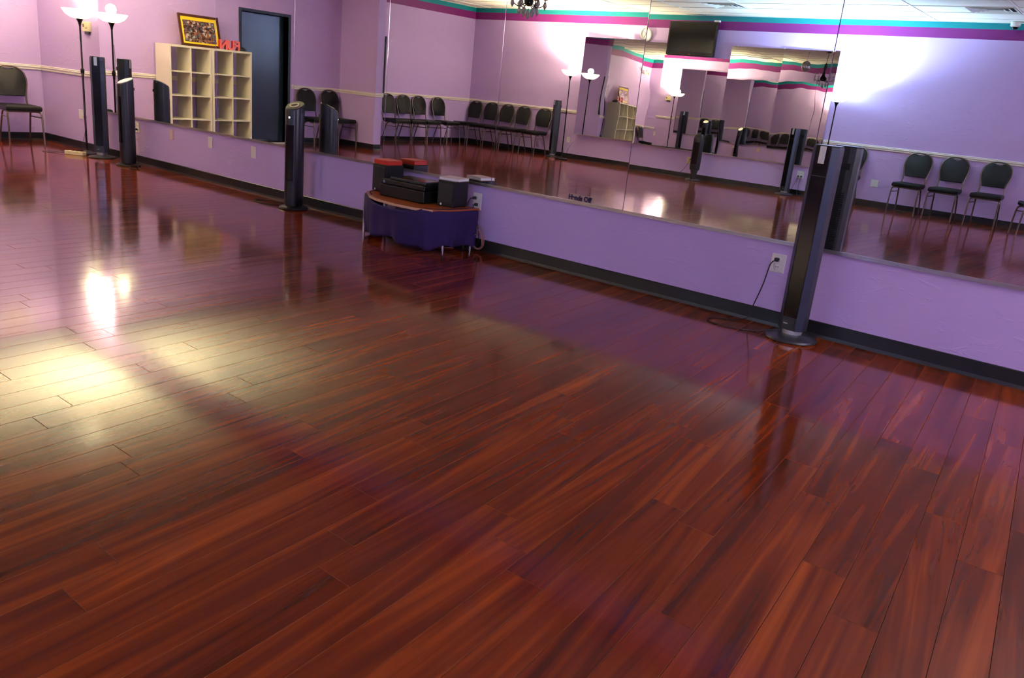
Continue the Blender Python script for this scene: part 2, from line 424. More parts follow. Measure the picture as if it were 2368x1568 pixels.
# ceiling: slab, lay-in tiles and T-bar grid, fluorescent troffers (off) and air diffusers
CEIL = sbox('ceiling', MAT['slot'], XA - T, XR + T, YB - T, T, ZC + 0.05, ZC + 0.15)
GX = [-7.138 + 1.265 * k for k in range(-5, 10)]; GX = [XA] + [g for g in GX if XA + 0.1 < g < XR - 0.1] + [XR]
GY = [-8.88 + 0.61 * k for k in range(0, 15)]; GY = [YB] + [g for g in GY if YB + 0.1 < g < -0.1] + [0.0]
troffers = {(-4.608, -8.88), (-9.668, -8.88), (-4.608, -5.22), (-9.668, -5.22), (-4.608, -1.56), (-9.668, -1.56)}
vents = {(-7.138, -8.27), (-3.343, -8.27)}
near = lambda S_, x, y: any(abs(a - x) < 0.12 and abs(b - y) < 0.12 for a, b in S_)
tshare = {}
for i in range(len(GX) - 1):
    for j in range(len(GY) - 1):
        x0, x1, y0, y1 = GX[i], GX[i + 1], GY[j], GY[j + 1]
        if x1 < XL and y0 > -5.0: continue
        if near(troffers, x0, y0):
            continue
        if near(vents, x0, y0): x1 = x1 - 0.61
        key = (round(x1 - x0, 3), round(y1 - y0, 3))
        if key not in tshare:
            o = MB().box(0, key[0], 0, key[1], 0, 0.016).build('ceiling_tile', MAT['tile'], CEIL); tshare[key] = o.data
        else:
            o = bpy.data.objects.new('ceiling_tile', tshare[key]); COL.objects.link(o); o.parent = CEIL
        o.location = (x0, y0, ZC + 0.004 + random.uniform(0, 0.003))
for g in GX[1:-1]:
    MB().box(g - 0.012, g + 0.012, YB, 0, ZC - 0.002, ZC + 0.03).build('ceiling_runner', MAT['tbar'], CEIL)
for g in GY[1:-1]:
    MB().box(XA, XR, g - 0.012, g + 0.012, ZC - 0.001, ZC + 0.03).build('ceiling_runner', MAT['tbar'], CEIL)
for n_, lab in (('x', None),):
    # wall angle where the ceiling meets the walls
    MB().box(XA, XR, YB, YB + 0.022, ZC - 0.003, ZC + 0.02).build('wall_angle', MAT['tbar'], CEIL)
    MB().box(XA, XA + 0.022, YB, -5.18, ZC - 0.003, ZC + 0.02).build('wall_angle', MAT['tbar'], CEIL)
    MB().box(XL, XR, -0.022, 0, ZC - 0.003, ZC + 0.02).build('wall_angle', MAT['tbar'], CEIL)
TL = {(-4.608, -8.88): 'unlit fluorescent ceiling panel nearest the back wall, right of the television', (-9.668, -8.88): 'unlit fluorescent ceiling panel above the wall clock side of the back wall',
      (-4.608, -5.22): 'unlit fluorescent ceiling panel mid room, right column', (-9.668, -5.22): 'unlit fluorescent ceiling panel mid room, left column',
      (-4.608, -1.56): 'unlit fluorescent ceiling panel near the mirror wall, right column', (-9.668, -1.56): 'unlit fluorescent ceiling panel near the mirror wall, left column'}
for i in range(len(GX) - 1):
    for j in range(len(GY) - 1):
        x0, x1, y0, y1 = GX[i], GX[i + 1], GY[j], GY[j + 1]
        for tk in troffers:
            if near({tk}, x0, y0):
                t = thing('ceiling_light', TL[tk], 'ceiling light', ((x0 + x1) / 2, (y0 + y1) / 2, ZC), group='ceiling light panels')
                a, b = (x1 - x0) / 2 - 0.014, (y1 - y0) / 2 - 0.014
                mb = MB(); mb.box(-a, a, -b, -b + 0.03, -0.004, 0.04); mb.box(-a, a, b - 0.03, b, -0.004, 0.04); mb.box(-a, -a + 0.03, -b + 0.03, b - 0.03, -0.004, 0.04); mb.box(a - 0.03, a, -b + 0.03, b - 0.03, -0.004, 0.04)
                mb.build('frame', MAT['tbar'], t)
                MB().box(-a + 0.03, a - 0.03, -b + 0.03, b - 0.03, 0.012, 0.022).build('lens', MAT['lens'], t)
        for tk in vents:
            if near({tk}, x0, y0):
                xc = x1 - 0.305; t = thing('air_diffuser', 'square ceiling air diffuser ' + ('near the television' if tk[0] < -5 else 'by the dome camera'), 'air vent', (xc, (y0 + y1) / 2, ZC), group='ceiling air diffusers')
                MB().box(-0.29, 0.29, -0.29, 0.29, 0.03, 0.04).build('backing', MAT['slot'], t)
                for r_ in (0.29, 0.22, 0.15, 0.08):
                    mb = MB(); pts = []
                    for zz, rr in ((-0.004, r_), (0.02, r_ - 0.05)):
                        pts.append([(-rr, -rr, zz), (rr, -rr, zz), (rr, rr, zz), (-rr, rr, zz)])
                    mb.loft(pts, False); q = mb.build('louver', MAT['tbar'], t)
                    sm = q.modifiers.new('solid', 'SOLIDIFY'); sm.thickness = 0.003

# baseboards and chair rails
def strip(name, m, pts_prof, a, b, nrm, parent=None):
    """profile (out, z) swept from a to b (xy) on a wall whose room-side normal is nrm"""
    mb = MB(); rings = []
    for p in (a, b): rings.append([(p[0] + nrm[0] * d, p[1] + nrm[1] * d, z) for d, z in pts_prof])
    mb.loft(rings); return struct(mb.build(name, m, parent))
BASEP = [(0, 0), (0.016, 0), (0.012, 0.012), (0.010, 0.02), (0.010, ZB - 0.004), (0.006, ZB), (0, ZB)]
RAILP = [(0, 0.893), (0.008, 0.893), (0.014, 0.902), (0.012, 0.916), (0.018, 0.924), (0.020, 0.936), (0.014, 0.944), (0.018, 0.950), (0.014, ZR), (0, ZR)]
segs = [('front', (XL, 0), (XR, 0), (0, -1)), ('left', (XL, 0), (XL, DY1 + 0.04), (1, 0)), ('left_far', (XL, DY0 - 0.05), (XL, -5.012), (1, 0)),
        ('wing', (XL, -5.012), (-10.98, -5.012), (0, 1)), ('wing_end', (-10.98, -5.012), (-10.98, -5.18), (1, 0)), ('wing_back', (-10.98, -5.18), (XA, -5.18), (0, -1)),
        ('alcove', (XA, -5.18), (XA, YB), (1, 0)), ('back', (XA, YB), (XR, YB), (0, 1)), ('right', (XR, 0), (XR, YB), (-1, 0))]
for n_, a, b, nn in segs: strip('baseboard_' + n_, MAT['base'], BASEP, a, b, nn)
rails = [((XL, 0), (-10.29, 0), (0, -1)), ((XL, 0), (XL, DY1 + 0.05), (1, 0)), ((XL, DY0 - 0.08), (XL, -5.012), (1, 0)), ((XL, -5.012), (-10.98, -5.012), (0, 1)),
         ((-10.98, -5.0), (-10.98, -5.19), (1, 0)), ((XA, -5.18), (XA, YB), (1, 0)), ((XA, YB), (-9.64, YB), (0, 1)), ((-4.665, YB), (XR, YB), (0, 1)), ((XR, 0), (XR, YB), (-1, 0))]
for k, (a, b, nn) in enumerate(rails): strip('trim_%d' % (k + 1), MAT['rail'], RAILP, a, b, nn)

# door in the left wall
d1 = bpy.data.objects.new('door_1', None); COL.objects.link(d1); d1.location = (XL, (DY0 + DY1) / 2, 0); struct(d1)
hw = (DY1 - DY0) / 2
mb = MB(); mb.box(-0.16, 0.015, -hw - 0.045, -hw, 0, DZ + 0.045); mb.box(-0.16, 0.015, hw, hw + 0.045, 0, DZ + 0.045); mb.box(-0.16, 0.015, -hw, hw, DZ, DZ + 0.045)
mb.build('door_frame', MAT['doorfr'], d1, bevel=0.003)
MB().box(-0.16, -0.118, -hw + 0.004, hw - 0.004, 0.008, DZ - 0.004).build('door_leaf', MAT['door'], d1, bevel=0.003)
hm = MB(); hm.lathe([(0.028, 0), (0.028, 0.01), (0.012, 0.014), (0.012, 0.05)], 16); hm.xform(Matrix.Translation((-0.118, 0.36, 1.0)) @ Matrix.Rotation(PI / 2, 4, 'Y'))
hm.box(-0.075, -0.06, 0.25, 0.37, 0.99, 1.012); hm.build('door_handle', MAT['chrome'], d1, True)
MB().box(-0.3, -0.16, -hw - 0.1, hw + 0.1, 0, DZ + 0.1).build('door_backing', MAT['slot'], d1)

# ------------------------------------------------------------------ mirrors on the front wall
SEAM = [-10.27, -7.81, -6.535, -5.285, -4.06, -2.868, -1.65, -0.43, 0.79, 2.01]
MLAB = ['first and widest big wall mirror, starting beside the thermostat', 'second big wall mirror, reflecting the dark door',
        'third big wall mirror, behind the slanted tower fan', 'fourth big wall mirror, behind the sound table speakers', 'fifth big wall mirror, bearing the Hands Off sticker',
        'sixth big wall mirror, left of the near tower fan', 'seventh big wall mirror, right of the near tower fan', 'eighth big wall mirror, past the right edge', 'ninth big wall mirror, last on the wall']
MTILT = [(0, 0)] * 9      # small mounting errors: (tilt about x, turn about z) in milliradians

MTILT[1] = (0.8, 0); MTILT[5] = (-1.6, 0); MTILT[6] = (-1.2, 0)
for k in range(9):
    x0, x1 = SEAM[k] + 0.0018, SEAM[k + 1] - 0.0018
    hw_, hh = (x1 - x0) / 2, (ZMT - ZM - 0.012) / 2
    mb = MB(); b = 0.001
    mb.loft([[(-hw_, 0.003, -hh), (hw_, 0.003, -hh), (hw_, 0.003, hh), (-hw_, 0.003, hh)], [(-hw_, -0.001, -hh), (hw_, -0.001, -hh), (hw_, -0.001, hh), (-hw_, -0.001, hh)],
             [(-hw_ + b, -0.003, -hh + b), (hw_ - b, -0.003, -hh + b), (hw_ - b, -0.003, hh - b), (-hw_ + b, -0.003, hh - b)]])
    o = mb.build('wall_mirror', MAT['mirror'], loc=((x0 + x1) / 2, -0.006, ZM + 0.012 + hh), rot=(MTILT[k][0] / 1000, 0, MTILT[k][1] / 1000))
    tag(o, MLAB[k], 'mirror', 'mirror panels along the front wall')
ch = MB(); ch.box(SEAM[0], SEAM[-1], -0.012, 0, ZM, ZM + 0.012); ch.box(SEAM[0], SEAM[-1], -0.014, -0.0105, ZM, ZM + 0.022)
tag(ch.build('mirror_channel', MAT['alu']), 'long aluminium channel under the big wall mirrors', 'trim strip')
# mirrors on the back wall: two pairs and one wide one under the television
BM = [(-9.63, -8.722, 2.36, 'tall warped mirror on the back wall, beside the warm floor lamp'), (-8.718, -7.815, 2.36, 'tall warped mirror on the back wall, under the clock'),
      (-7.81, -6.552, 2.143, 'wide lower mirror under the television'), (-6.548, -5.612, 2.36, 'tall warped mirror on the back wall, just right of the television'), (-5.608, -4.68, 2.36, 'tall warped mirror on the back wall, beside the cool floor lamp')]
BWARP = [(0.0007, 4.0, 1.0), (0.0007, 3.6, 1.0), (0.0001, 5.3, 0.0), (0.0007, 2.2, 0.4), (0.0008, 1.0, 0.4)]   # bow depth (m), turn and lean as hung (deg)
for k, (x0, x1, zt, lab) in enumerate(BM):
    nx, nz_ = 24, 40; vs, fs = [], []
    wd, ht = x1 - x0, zt - ZM
    amp, yaw_, lean = BWARP[k]; ph = k * 1.7
    for j in range(nz_ + 1):
        for i in range(nx + 1):
            u, v = i / nx, j / nz_
            dy = amp * (0.55 * math.sin(2.1 * PI * v + ph) + 0.35 * math.sin(1.4 * PI * u + 1.1 * ph) + 0.22 * math.sin(4.3 * PI * v + 2.0 * PI * u + ph) + 0.10 * math.sin(7 * PI * u - 3 * PI * v)) + (0.0022 * (2 * u - 1) ** 2 if k == 0 else 0)
            vs.append(((u - 0.5) * wd, dy, (v - 0.5) * ht))
    for j in range(nz_):
        for i in range(nx):
            a = j * (nx + 1) + i; fs.append((a + nx + 1, a + nx + 2, a + 1, a))
    off = 0.012 + wd / 2 * math.sin(math.radians(yaw_)) + ht / 2 * math.sin(math.radians(lean))
    me = bpy.data.meshes.new('back_mirror'); mbk = MB().add(vs, fs); mbk.box(-wd / 2, wd / 2, -0.006, -0.0022, -ht / 2, ht / 2)
    me.from_pydata(mbk.v, [], mbk.f); me.materials.append(MAT['mirror2']); me.update()
    for p in me.polygons: p.use_smooth = p.index < nx * nz_
    o = bpy.data.objects.new('back_mirror', me); COL.objects.link(o); o.location = ((x0 + x1) / 2, YB + off, (ZM + zt) / 2); o.rotation_euler = (math.radians(lean), 0, -math.radians(yaw_))
    tag(o, lab, 'mirror', 'mirror panels on the back wall')
tag(MB().box(-9.63, -4.68, YB, YB + 0.02, ZM - 0.016, ZM).build('mirror_ledge', MAT['rail'], bevel=0.002), 'thin pale ledge under the back wall mirrors', 'trim strip')
for x, l_ in ((-6.45, 'left'), (-5.61, 'middle'), (-4.78, 'right')):
    tag(MB().box(x - 0.012, x + 0.012, YB, YB + 0.022, 2.345, 2.375).build('mirror_clip', MAT['plate'], bevel=0.003), l_ + ' small clear clip atop the mirrors right of the television', 'clip', 'mirror clips')

# ------------------------------------------------------------------ floor lamps (torchieres)
def torchiere(label, x, y, key, col, rim=1.72, lean=0.0, group='torchiere floor lamps'):
    t = thing('floor_lamp', label, 'lamp', (x, y, 0), group=group)
    MB().lathe([(0.125, 0), (0.13, 0.008), (0.125, 0.02), (0.05, 0.03), (0.018, 0.05), (0.012, 0.07)], 32).build('base', MAT['pole'], t, True)
    zp = rim - 0.17
    MB().lathe([(0.0115, 0.05), (0.0115, 0.42), (0.014, 0.425), (0.014, 0.45), (0.0115, 0.455), (0.0115, 0.9), (0.014, 0.905), (0.014, 0.93), (0.0105, 0.935), (0.0105, zp)], 12).build('pole', MAT['pole'], t, True)
    MB().lathe([(0.011, zp - 0.01), (0.016, zp + 0.02), (0.030, zp + 0.055), (0.046, zp + 0.075), (0.05, zp + 0.078)], 24).build('cup', MAT['pole'], t, True)
    z0 = zp + 0.07
    prof = [(0.045, z0), (0.095, z0 + 0.012), (0.145, z0 + 0.042), (0.174, z0 + 0.078), (0.186, z0 + 0.10), (0.182, z0 + 0.101), (0.17, z0 + 0.082), (0.14, z0 + 0.047), (0.093, z0 + 0.018), (0.045, z0 + 0.006)]
    MB().lathe(prof, 40).build('glass_shade', glow('glowing_glass_' + key, col, BOWL_E[key]), t, True)
    MB().lathe([(0.008, z0 + 0.005), (0.02, z0 + 0.02), (0.022, z0 + 0.06), (0.012, z0 + 0.085), (0.003, z0 + 0.09)], 12).build('bulb', glow('bulb_' + key, col, 8.0), t, True)
    L = bpy.data.lights.new('lamp_light', 'POINT'); L.energy = LAMP_W[key]; L.color = col; L.shadow_soft_size = 0.06
    lo = bpy.data.objects.new('lamp_light', L); COL.objects.link(lo); lo.parent = t; lo.location = (0, 0, z0 + 0.15)
    U = bpy.data.lights.new('up_light', 'SPOT'); U.energy = UP_W[key]; U.color = col; U.spot_size = math.radians(UP_ANG.get(key, 164)); U.spot_blend = 0.55; U.shadow_soft_size = 0.10
    uo = bpy.data.objects.new('up_light', U); COL.objects.link(uo); uo.parent = t; uo.location = (0, 0, z0 + 0.09); uo.rotation_euler = (PI, 0, 0)
    return t
lamp1 = torchiere('glowing torchiere floor lamp in the left corner beside the thermostat', -10.33, -0.195, 'corner', SOFT, rim=1.65)
lamp2 = torchiere('warm torchiere floor lamp at the back wall, beside tower fan and mirrors', -9.61, -8.80, 'back', WARM, rim=1.70)
torchiere('added out-of-view torchiere floor lamp at the right end of the room beside the camera', 2.35, -1.0, 'right', (0.92, 0.94, 1.0), rim=1.70)  # lamp added out of view to match the brightness at the right end
torchiere('added unseen fill torchiere in the far right corner of the room', 2.5, -8.7, 'far', (0.80, 0.90, 1.0), rim=1.70)  # unseen lamp added to lift the ambient light evenly
lamp3 = torchiere('cool white torchiere floor lamp at the back wall, right of the mirrors', -4.425, -8.79, 'cool', COOL, rim=1.66)
MB().lathe([(0.014, 0.60), (0.024, 0.62), (0.026, 0.65), (0.014, 0.68)], 10).build('switch', MAT['pole'], lamp3, True)
MB().tube(smoothpath([(0.012, -0.01, 1.3), (0.02, -0.014, 1.15), (0.012, -0.012, 1.0), (0.022, -0.012, 0.86), (0.014, -0.012, 0.7), (0.024, -0.01, 0.5), (0.016, -0.012, 0.3), (-0.2, 0.04, 0.08), (-0.34, 0.1, 0.01)]), 0.0035, 6).build('cord', MAT['greycord'], lamp1, True)
MB().lathe([(0.012, 0.93), (0.022, 0.95), (0.022, 0.985), (0.012, 1.0)], 10).build('switch', MAT['pole'], lamp1, True)
MB().tube(smoothpath([(0.01, 0, 0.5), (0.016, 0.0, 0.2), (0.05, -0.05, 0.1), (0.09, -0.1, 0.25), (0.10, -0.225, 0.36)]), 0.0035, 6).build('cord', MAT['cord'], lamp2, True)

# ------------------------------------------------------------------ tower fans
def tower_fan(label, x, y, rz, H=1.12, back=True, group='tall tower fans with chamfered fronts'):
    t = thing('tower_fan', label, 'fan', (x, y, 0), rz, group)
    MB().lathe([(0.145, 0), (0.15, 0.006), (0.145, 0.016), (0.09, 0.026), (0.06, 0.034)], 40).build('base', MAT['darkgrey'], t, True)
    MB().lathe([(0.055, 0.03), (0.058, 0.045), (0.058, 0.07)], 24).build('collar', MAT['silver'], t, True)
    sec = [(-0.043, -0.066), (0.043, -0.066), (0.074, -0.032), (0.074, 0.03), (0.052, 0.062), (0.02, 0.074), (-0.02, 0.074), (-0.052, 0.062), (-0.074, 0.03), (-0.074, -0.032)]
    MB().prism(sec, 0.062, H - 0.008).build('body', MAT['darkgrey'], t, bevel=0.002)
    MB().prism([(a * 0.97, b * 0.97) for a, b in sec], H - 0.008, H).build('top_cap', MAT['black'], t, bevel=0.002)
    MB().box(-0.041, 0.041, -0.0685, -0.0655, 0.14, H - 0.17).build('front_panel', MAT['blackgl'], t)
    MB().box(-0.041, 0.041, -0.0685, -0.0655, H - 0.165, H - 0.004).build('display_panel', MAT['blackgl'], t)
    MB().box(-0.020, 0.016, -0.0705, -0.068, H - 0.10, H - 0.006).build('control_strip', MAT['silver'], t, bevel=0.001)
    MB().box(-0.034, 0.034, -0.0705, -0.066, 0.075, 0.125).build('badge', MAT['darkgrey'], t)
    MB().box(-0.03, -0.005, -0.0715, -0.070, 0.098, 0.104).build('logo', MAT['silver'], t)
    for s in (-1, 1):
        mb = MB(); e = 0.0022
        a, b = (s * 0.0445, -0.0665), (s * 0.0745, -0.0335)
        n_ = Vector((s * 0.033, -0.030)).normalized() * e
        q = [a, b, (b[0] + n_.x, b[1] + n_.y), (a[0] + n_.x, a[1] + n_.y)]
        mb.prism(q, 0.066, H - 0.012); mb.build('side_trim', MAT['bluegrey'], t)
    if back:
        mb = MB()
        n_s = 46
        for k in range(n_s):
            z = 0.30 + k * (H - 0.56) / n_s
            mb.box(-0.040, 0.040, 0.066, 0.0765, z, z + 0.006)
        g = mb.build('rear_grille', MAT['black'], t); g['kind'] = 'stuff'
        mb = MB(); pts = [(-0.04, H - 0.12), (0.04, H - 0.12), (0.04, H - 0.09), (-0.04, H - 0.09)]
        MB().box(-0.042, 0.042, 0.070, 0.0765, H - 0.135, H - 0.095).build('carry_handle', MAT['slot'], t, bevel=0.004)
    return t
fan_near = tower_fan('tall dark tower fan standing close to the camera on the right', -1.51, -0.19, math.radians(-6), 1.12)
fan_corner = tower_fan('tall tower fan in front of the corner floor lamp', -10.01, -0.165, math.radians(48), 1.15)
fan_b1 = tower_fan('tall tower fan left of the warm lamp at the back wall', -10.03, -9.06, math.radians(180 + 28), 1.12)
fan_b3 = tower_fan('tall tower fan in front of the back wall mirrors, left of the cool lamp', -5.09, -9.07, math.radians(180 + 14), 1.10)

def slant_fan(label, x, y, rz, H, R, topmat, dot=False, ring=False):
    t = thing('slant_top_fan', label, 'fan', (x, y, 0), rz, 'slant topped tower fans')
    MB().lathe([(0.128, 0), (0.132, 0.008), (0.125, 0.02), (0.10, 0.028), (0.075, 0.034)], 36).build('base', MAT['black'], t, True)
    n = 32; ring_pts = [(R * 0.98 * math.cos(2 * PI * i / n), R * math.sin(2 * PI * i / n)) for i in range(n)]
    tl = 0.42                                        # the top falls towards the room (-y)
    rings = [[(a * 0.94, b * 0.94, 0.03) for a, b in ring_pts], [(a, b, 0.10) for a, b in ring_pts], [(a, b, H - 0.03 + tl * b * 0.8) for a, b in ring_pts], [(a * 0.97, b * 0.97, H - 0.006 + tl * b) for a, b in ring_pts]]
    MB().loft(rings).build('body', MAT['black'], t, True)
    MB().loft([[(a * 0.90, b * 0.90, H - 0.004 + tl * b * 0.93) for a, b in ring_pts], [(a * 0.88, b * 0.88, H + 0.004 + tl * b * 0.9) for a, b in ring_pts]]).build('top_panel', topmat, t, True)
    mb = MB()
    arc = [(math.radians(a)) for a in range(-118, -61, 8)]
    outl = [(R * 1.015 * math.cos(a), R * 1.015 * math.sin(a)) for a in arc] + [(R * 0.99 * math.cos(a), R * 0.99 * math.sin(a)) for a in reversed(arc)]
    mb.prism(outl, 0.26, H - 0.17); mb.build('front_grille', MAT['blackgl'], t)
    if ring:
        mb = MB(); cyc = [(0.036 * math.cos(2 * PI * i / 24), 0.036 * math.sin(2 * PI * i / 24) - 0.01, H + 0.006 + tl * (0.036 * math.sin(2 * PI * i / 24) - 0.01)) for i in range(24)]
        mb.tube(cyc, 0.007, 8, True); mb.build('control_ring', MAT['cream'], t, True)
    if dot:
        MB().lathe([(0.002, 0), (0.008, 0.001), (0.007, 0.004), (0.002, 0.006)], 12).xform(Matrix.Translation((0.0, -R - 0.001, H - 0.105)) @ Matrix.Rotation(PI / 2, 4, 'X')).build('indicator', glow('led_dot', (0.9, 0.95, 1.0), 2.0), t, True)
    MB().box(-0.03, 0.03, R * 0.9, R * 1.0 + 0.004, H - 0.10, H - 0.07).build('carry_handle', MAT['slot'], t)
    return t
fan_slant1 = slant_fan('black tower fan with slanted silver top beside the corner fan', -9.275, -0.22, 0, 0.93, 0.086, MAT['silver'])
fan_slant2 = slant_fan('black tower fan with slanted bronze top and control ring, before the mirrors mid wall', -6.255, -0.20, math.radians(20), 0.925, 0.086, MAT['olive'], dot=True, ring=True)

# slim black fan with a waisted foot at the back wall
t = fan_slim = thing('slim_tower_fan', 'slim black tower fan with narrow neck at the back wall under the television', 'fan', (-6.78, -9.0, 0), math.radians(180))
sq = lambda a, b, z, r=0.3: [(a * c_, b * s_, z) for c_, s_ in [(math.copysign(abs(math.cos(q)) ** 0.5, math.cos(q)), math.copysign(abs(math.sin(q)) ** 0.5, math.sin(q))) for q in [2 * PI * (i + 0.5) / 24 for i in range(24)]]]
MB().loft([sq(0.085, 0.06, 0.20), sq(0.088, 0.062, 0.30), sq(0.088, 0.062, 0.74), sq(0.08, 0.056, 0.80), sq(0.06, 0.042, 0.825)]).build('body', MAT['black'], t, True)
MB().loft([sq(0.05, 0.04, 0.02), sq(0.048, 0.038, 0.12), sq(0.06, 0.045, 0.17), sq(0.084, 0.06, 0.21)]).build('neck', MAT['darkgrey'], t, True)
for s in (-1, 1): MB().lathe([(0.075, 0), (0.08, 0.008), (0.07, 0.02), (0.03, 0.03)], 24, (s * 0.062, 0, 0)).build('foot', MAT['darkgrey'], t, True)
MB().box(-0.05, 0.05, -0.064, -0.058, 0.3, 0.68).build('front_grille', MAT['blackgl'], t)

# ------------------------------------------------------------------ banquet chairs
def make_chair():
    t = thing('banquet_chair', 'x', 'chair')
    # local: front is -y, origin on the floor under the seat centre
    so = [(-0.205, -0.22), (0.205, -0.22), (0.19, 0.17), (0.15, 0.20), (-0.15, 0.20), (-0.19, 0.17)]
    MB().loft([[(a * 0.96, b * 0.96, 0.405) for a, b in so], [(a, b, 0.42) for a, b in so], [(a, b, 0.45) for a, b in so], [(a * 0.94, b * 0.94, 0.468) for a, b in so]]).build('seat', MAT['vinyl'], t, True)
    # back tube: from the seat rear up round the crown
    def yb(z): return 0.185 + 0.11 * max(0, (z - 0.40)) / 0.52
    pth = []
    for s in (1,):
        left = [(-0.165, 0.09, 0.40), (-0.168, 0.15, 0.405), (-0.17, 0.185, 0.44), (-0.166, yb(0.52), 0.52), (-0.178, yb(0.62), 0.62), (-0.192, yb(0.70), 0.70), (-0.196, yb(0.76), 0.76), (-0.182, yb(0.83), 0.83), (-0.14, yb(0.885), 0.885), (-0.075, yb(0.915), 0.915), (0, yb(0.922), 0.922)]
        pth = left + [(-x, y, z) for x, y, z in reversed(left[:-1])]
    MB().tube(smoothpath(pth, 3), 0.011, 8).build('back_frame', MAT['tubem'], t, True)
    # padded back, with the hand slot at the crown
    half = [(0.0, 0.560), (0.15, 0.560), (0.158, 0.60), (0.172, 0.66), (0.186, 0.72), (0.186, 0.77), (0.172, 0.83), (0.135, 0.873), (0.085, 0.898), (0.058, 0.902), (0.045, 0.888), (0.0, 0.880)]
    outl = half + [(-x, z) for x, z in reversed(half[1:-1])]
    rings = []
    for off, sc_ in ((0.022, 0.95), (0.014, 1.0), (-0.014, 1.0), (-0.022, 0.95)):
        rings.append([(x * sc_, yb(z) + off, 0.73 + (z - 0.73) * sc_) for x, z in outl])
    MB().loft(rings).build('backrest', MAT['vinyl'], t, True)
    sf = smoothpath([(-0.18, -0.19, 0.398), (0.18, -0.19, 0.398), (0.168, 0.15, 0.398), (-0.168, 0.15, 0.398)], 1, True)
    MB().tube(sf, 0.0105, 8, True).build('seat_frame', MAT['tubem'], t, True)
    for s in (-1, 1):
        MB().tube(smoothpath([(s * 0.178, -0.10, 0.392), (s * 0.186, -0.185, 0.388), (s * 0.194, -0.213, 0.36), (s * 0.196, -0.225, 0.25), (s * 0.20, -0.24, 0.0)], 4), 0.011, 8).build('leg', MAT['tubem'], t, True)
        MB().tube(smoothpath([(s * 0.160, 0.02, 0.392), (s * 0.160, 0.08, 0.375), (s * 0.166, 0.13, 0.26), (s * 0.175, 0.215, 0.0)], 4), 0.011, 8).build('leg', MAT['tubem'], t, True)
        MB().tube([(s * 0.192, -0.215, 0.325), (s * 0.163, 0.105, 0.325)], 0.007, 6).build('stretcher', MAT['tubem'], t, True)
    return t
proto = make_chair(); first = [True]
def chair(label, x, y, deg, group, dark=True):
    if first[0]: o = proto; first[0] = False
    else: o = copy_tree(proto)
    o.location = (x, y, 0); o.rotation_euler = (0, 0, math.radians(deg)); tag(o, label, 'chair', group)
    return o
chair('dark banquet chair against the left wall, directly seen at the left edge', XL + 0.345, -0.45, 90 - 4, 'chairs against the left wall')
chair('banquet chair next to the dark door, nearer of the two before the wing wall', XL + 0.33, -4.24, 90, 'chairs against the left wall')
chair('banquet chair in the nook between dark door and wing wall, touching the corner', XL + 0.33, -4.75, 90, 'chairs against the left wall')
for y, l in ((-6.76, 'first'), (-7.20, 'second'), (-7.64, 'third'), (-8.22, 'fourth')):
    chair('banquet chair along the pink alcove wall, %s from the wing wall' % l, XA + 0.335, y, 90, 'chairs along the alcove wall')
for x, l in ((-12.35, 'in the alcove corner'), (-11.89, 'second from the alcove corner'), (-11.44, 'third from the alcove corner'), (-10.99, 'fourth from the alcove corner'), (-10.45, 'beside the tower fan')):
    chair('banquet chair along the back wall, ' + l, x, YB + 0.335, 180, 'chairs along the back wall')
for x, l in ((-4.10, 'partly behind the near fan, right of the cool lamp'), (-3.12, 'right of the square wall plate'), (-2.60, 'middle of three right of the wall plate'), (-2.03, 'last facing the mirrors on the right')):
    chair('banquet chair along the back wall, ' + l, x, YB + 0.335, 180, 'chairs along the back wall')
chair('banquet chair turned sideways at the right edge of the mirror view', -1.30, -8.35, 100 + 150, 'chairs along the back wall')

# ------------------------------------------------------------------ cube shelves and what stands on them
def cube_shelf(label, y0, y1, H, dx=0.0):
    t = thing('cube_shelf', label, 'shelf', (XL + 0.035 + dx, y0, 0), group='white cube shelves')
    W, Dp, th = y1 - y0, 0.38, 0.03
    for a in (0, W - th): MB().box(0, Dp, a, a + th, 0, H).build('side_panel', MAT['shelf'], t, bevel=0.002)
    for z in (0.0, H - th): MB().box(0, Dp, th, W - th, z, z + th).build('top_panel' if z else 'bottom_panel', MAT['shelf'], t, bevel=0.001)
    MB().box(0.002, Dp - 0.002, W / 2 - 0.009, W / 2 + 0.009, th, H - th).build('upright', MAT['shelf'], t)
    hh = (H - 2 * th) / 4
    for k in (1, 2, 3):
        for a, b in ((th, W / 2 - 0.009), (W / 2 + 0.009, W - th)):
            MB().box(0.004, Dp - 0.004, a, b, th + k * hh - 0.009, th + k * hh + 0.009).build('shelf_board', MAT['shelf'], t)
    return t
cube_shelf('cream two by four cube shelf standing nearer the mirrors', -2.245, -1.575, 1.40)
cube_shelf('cream two by four cube shelf standing beside the dark door', -2.925, -2.252, 1.40, 0.01)
# leaning collage picture
t = thing('framed_collage', 'brown framed photo collage with yellow mat leaning on the cube shelf', 'picture', (XL + 0.25, -2.19, 1.402), rot=(0, math.radians(-14), 0))
W2, H2 = 0.325, 0.455
mb = MB(); mb.box(-0.012, 0.012, -W2, W2, 0, 0.035); mb.box(-0.012, 0.012, -W2, W2, H2 - 0.035, H2); mb.box(-0.012, 0.012, -W2, -W2 + 0.035, 0.035, H2 - 0.035); mb.box(-0.012, 0.012, W2 - 0.035, W2, 0.035, H2 - 0.035)
mb.build('frame', MAT['frame'], t, bevel=0.003)
MB().box(-0.010, 0.003, -W2 + 0.03, W2 - 0.03, 0.03, H2 - 0.03).build('mat_board', MAT['mat_y'], t)
MB().box(-0.002, 0.0045, -W2 + 0.075, W2 - 0.065, 0.062, H2 - 0.085).build('print', MAT['collage'], t)
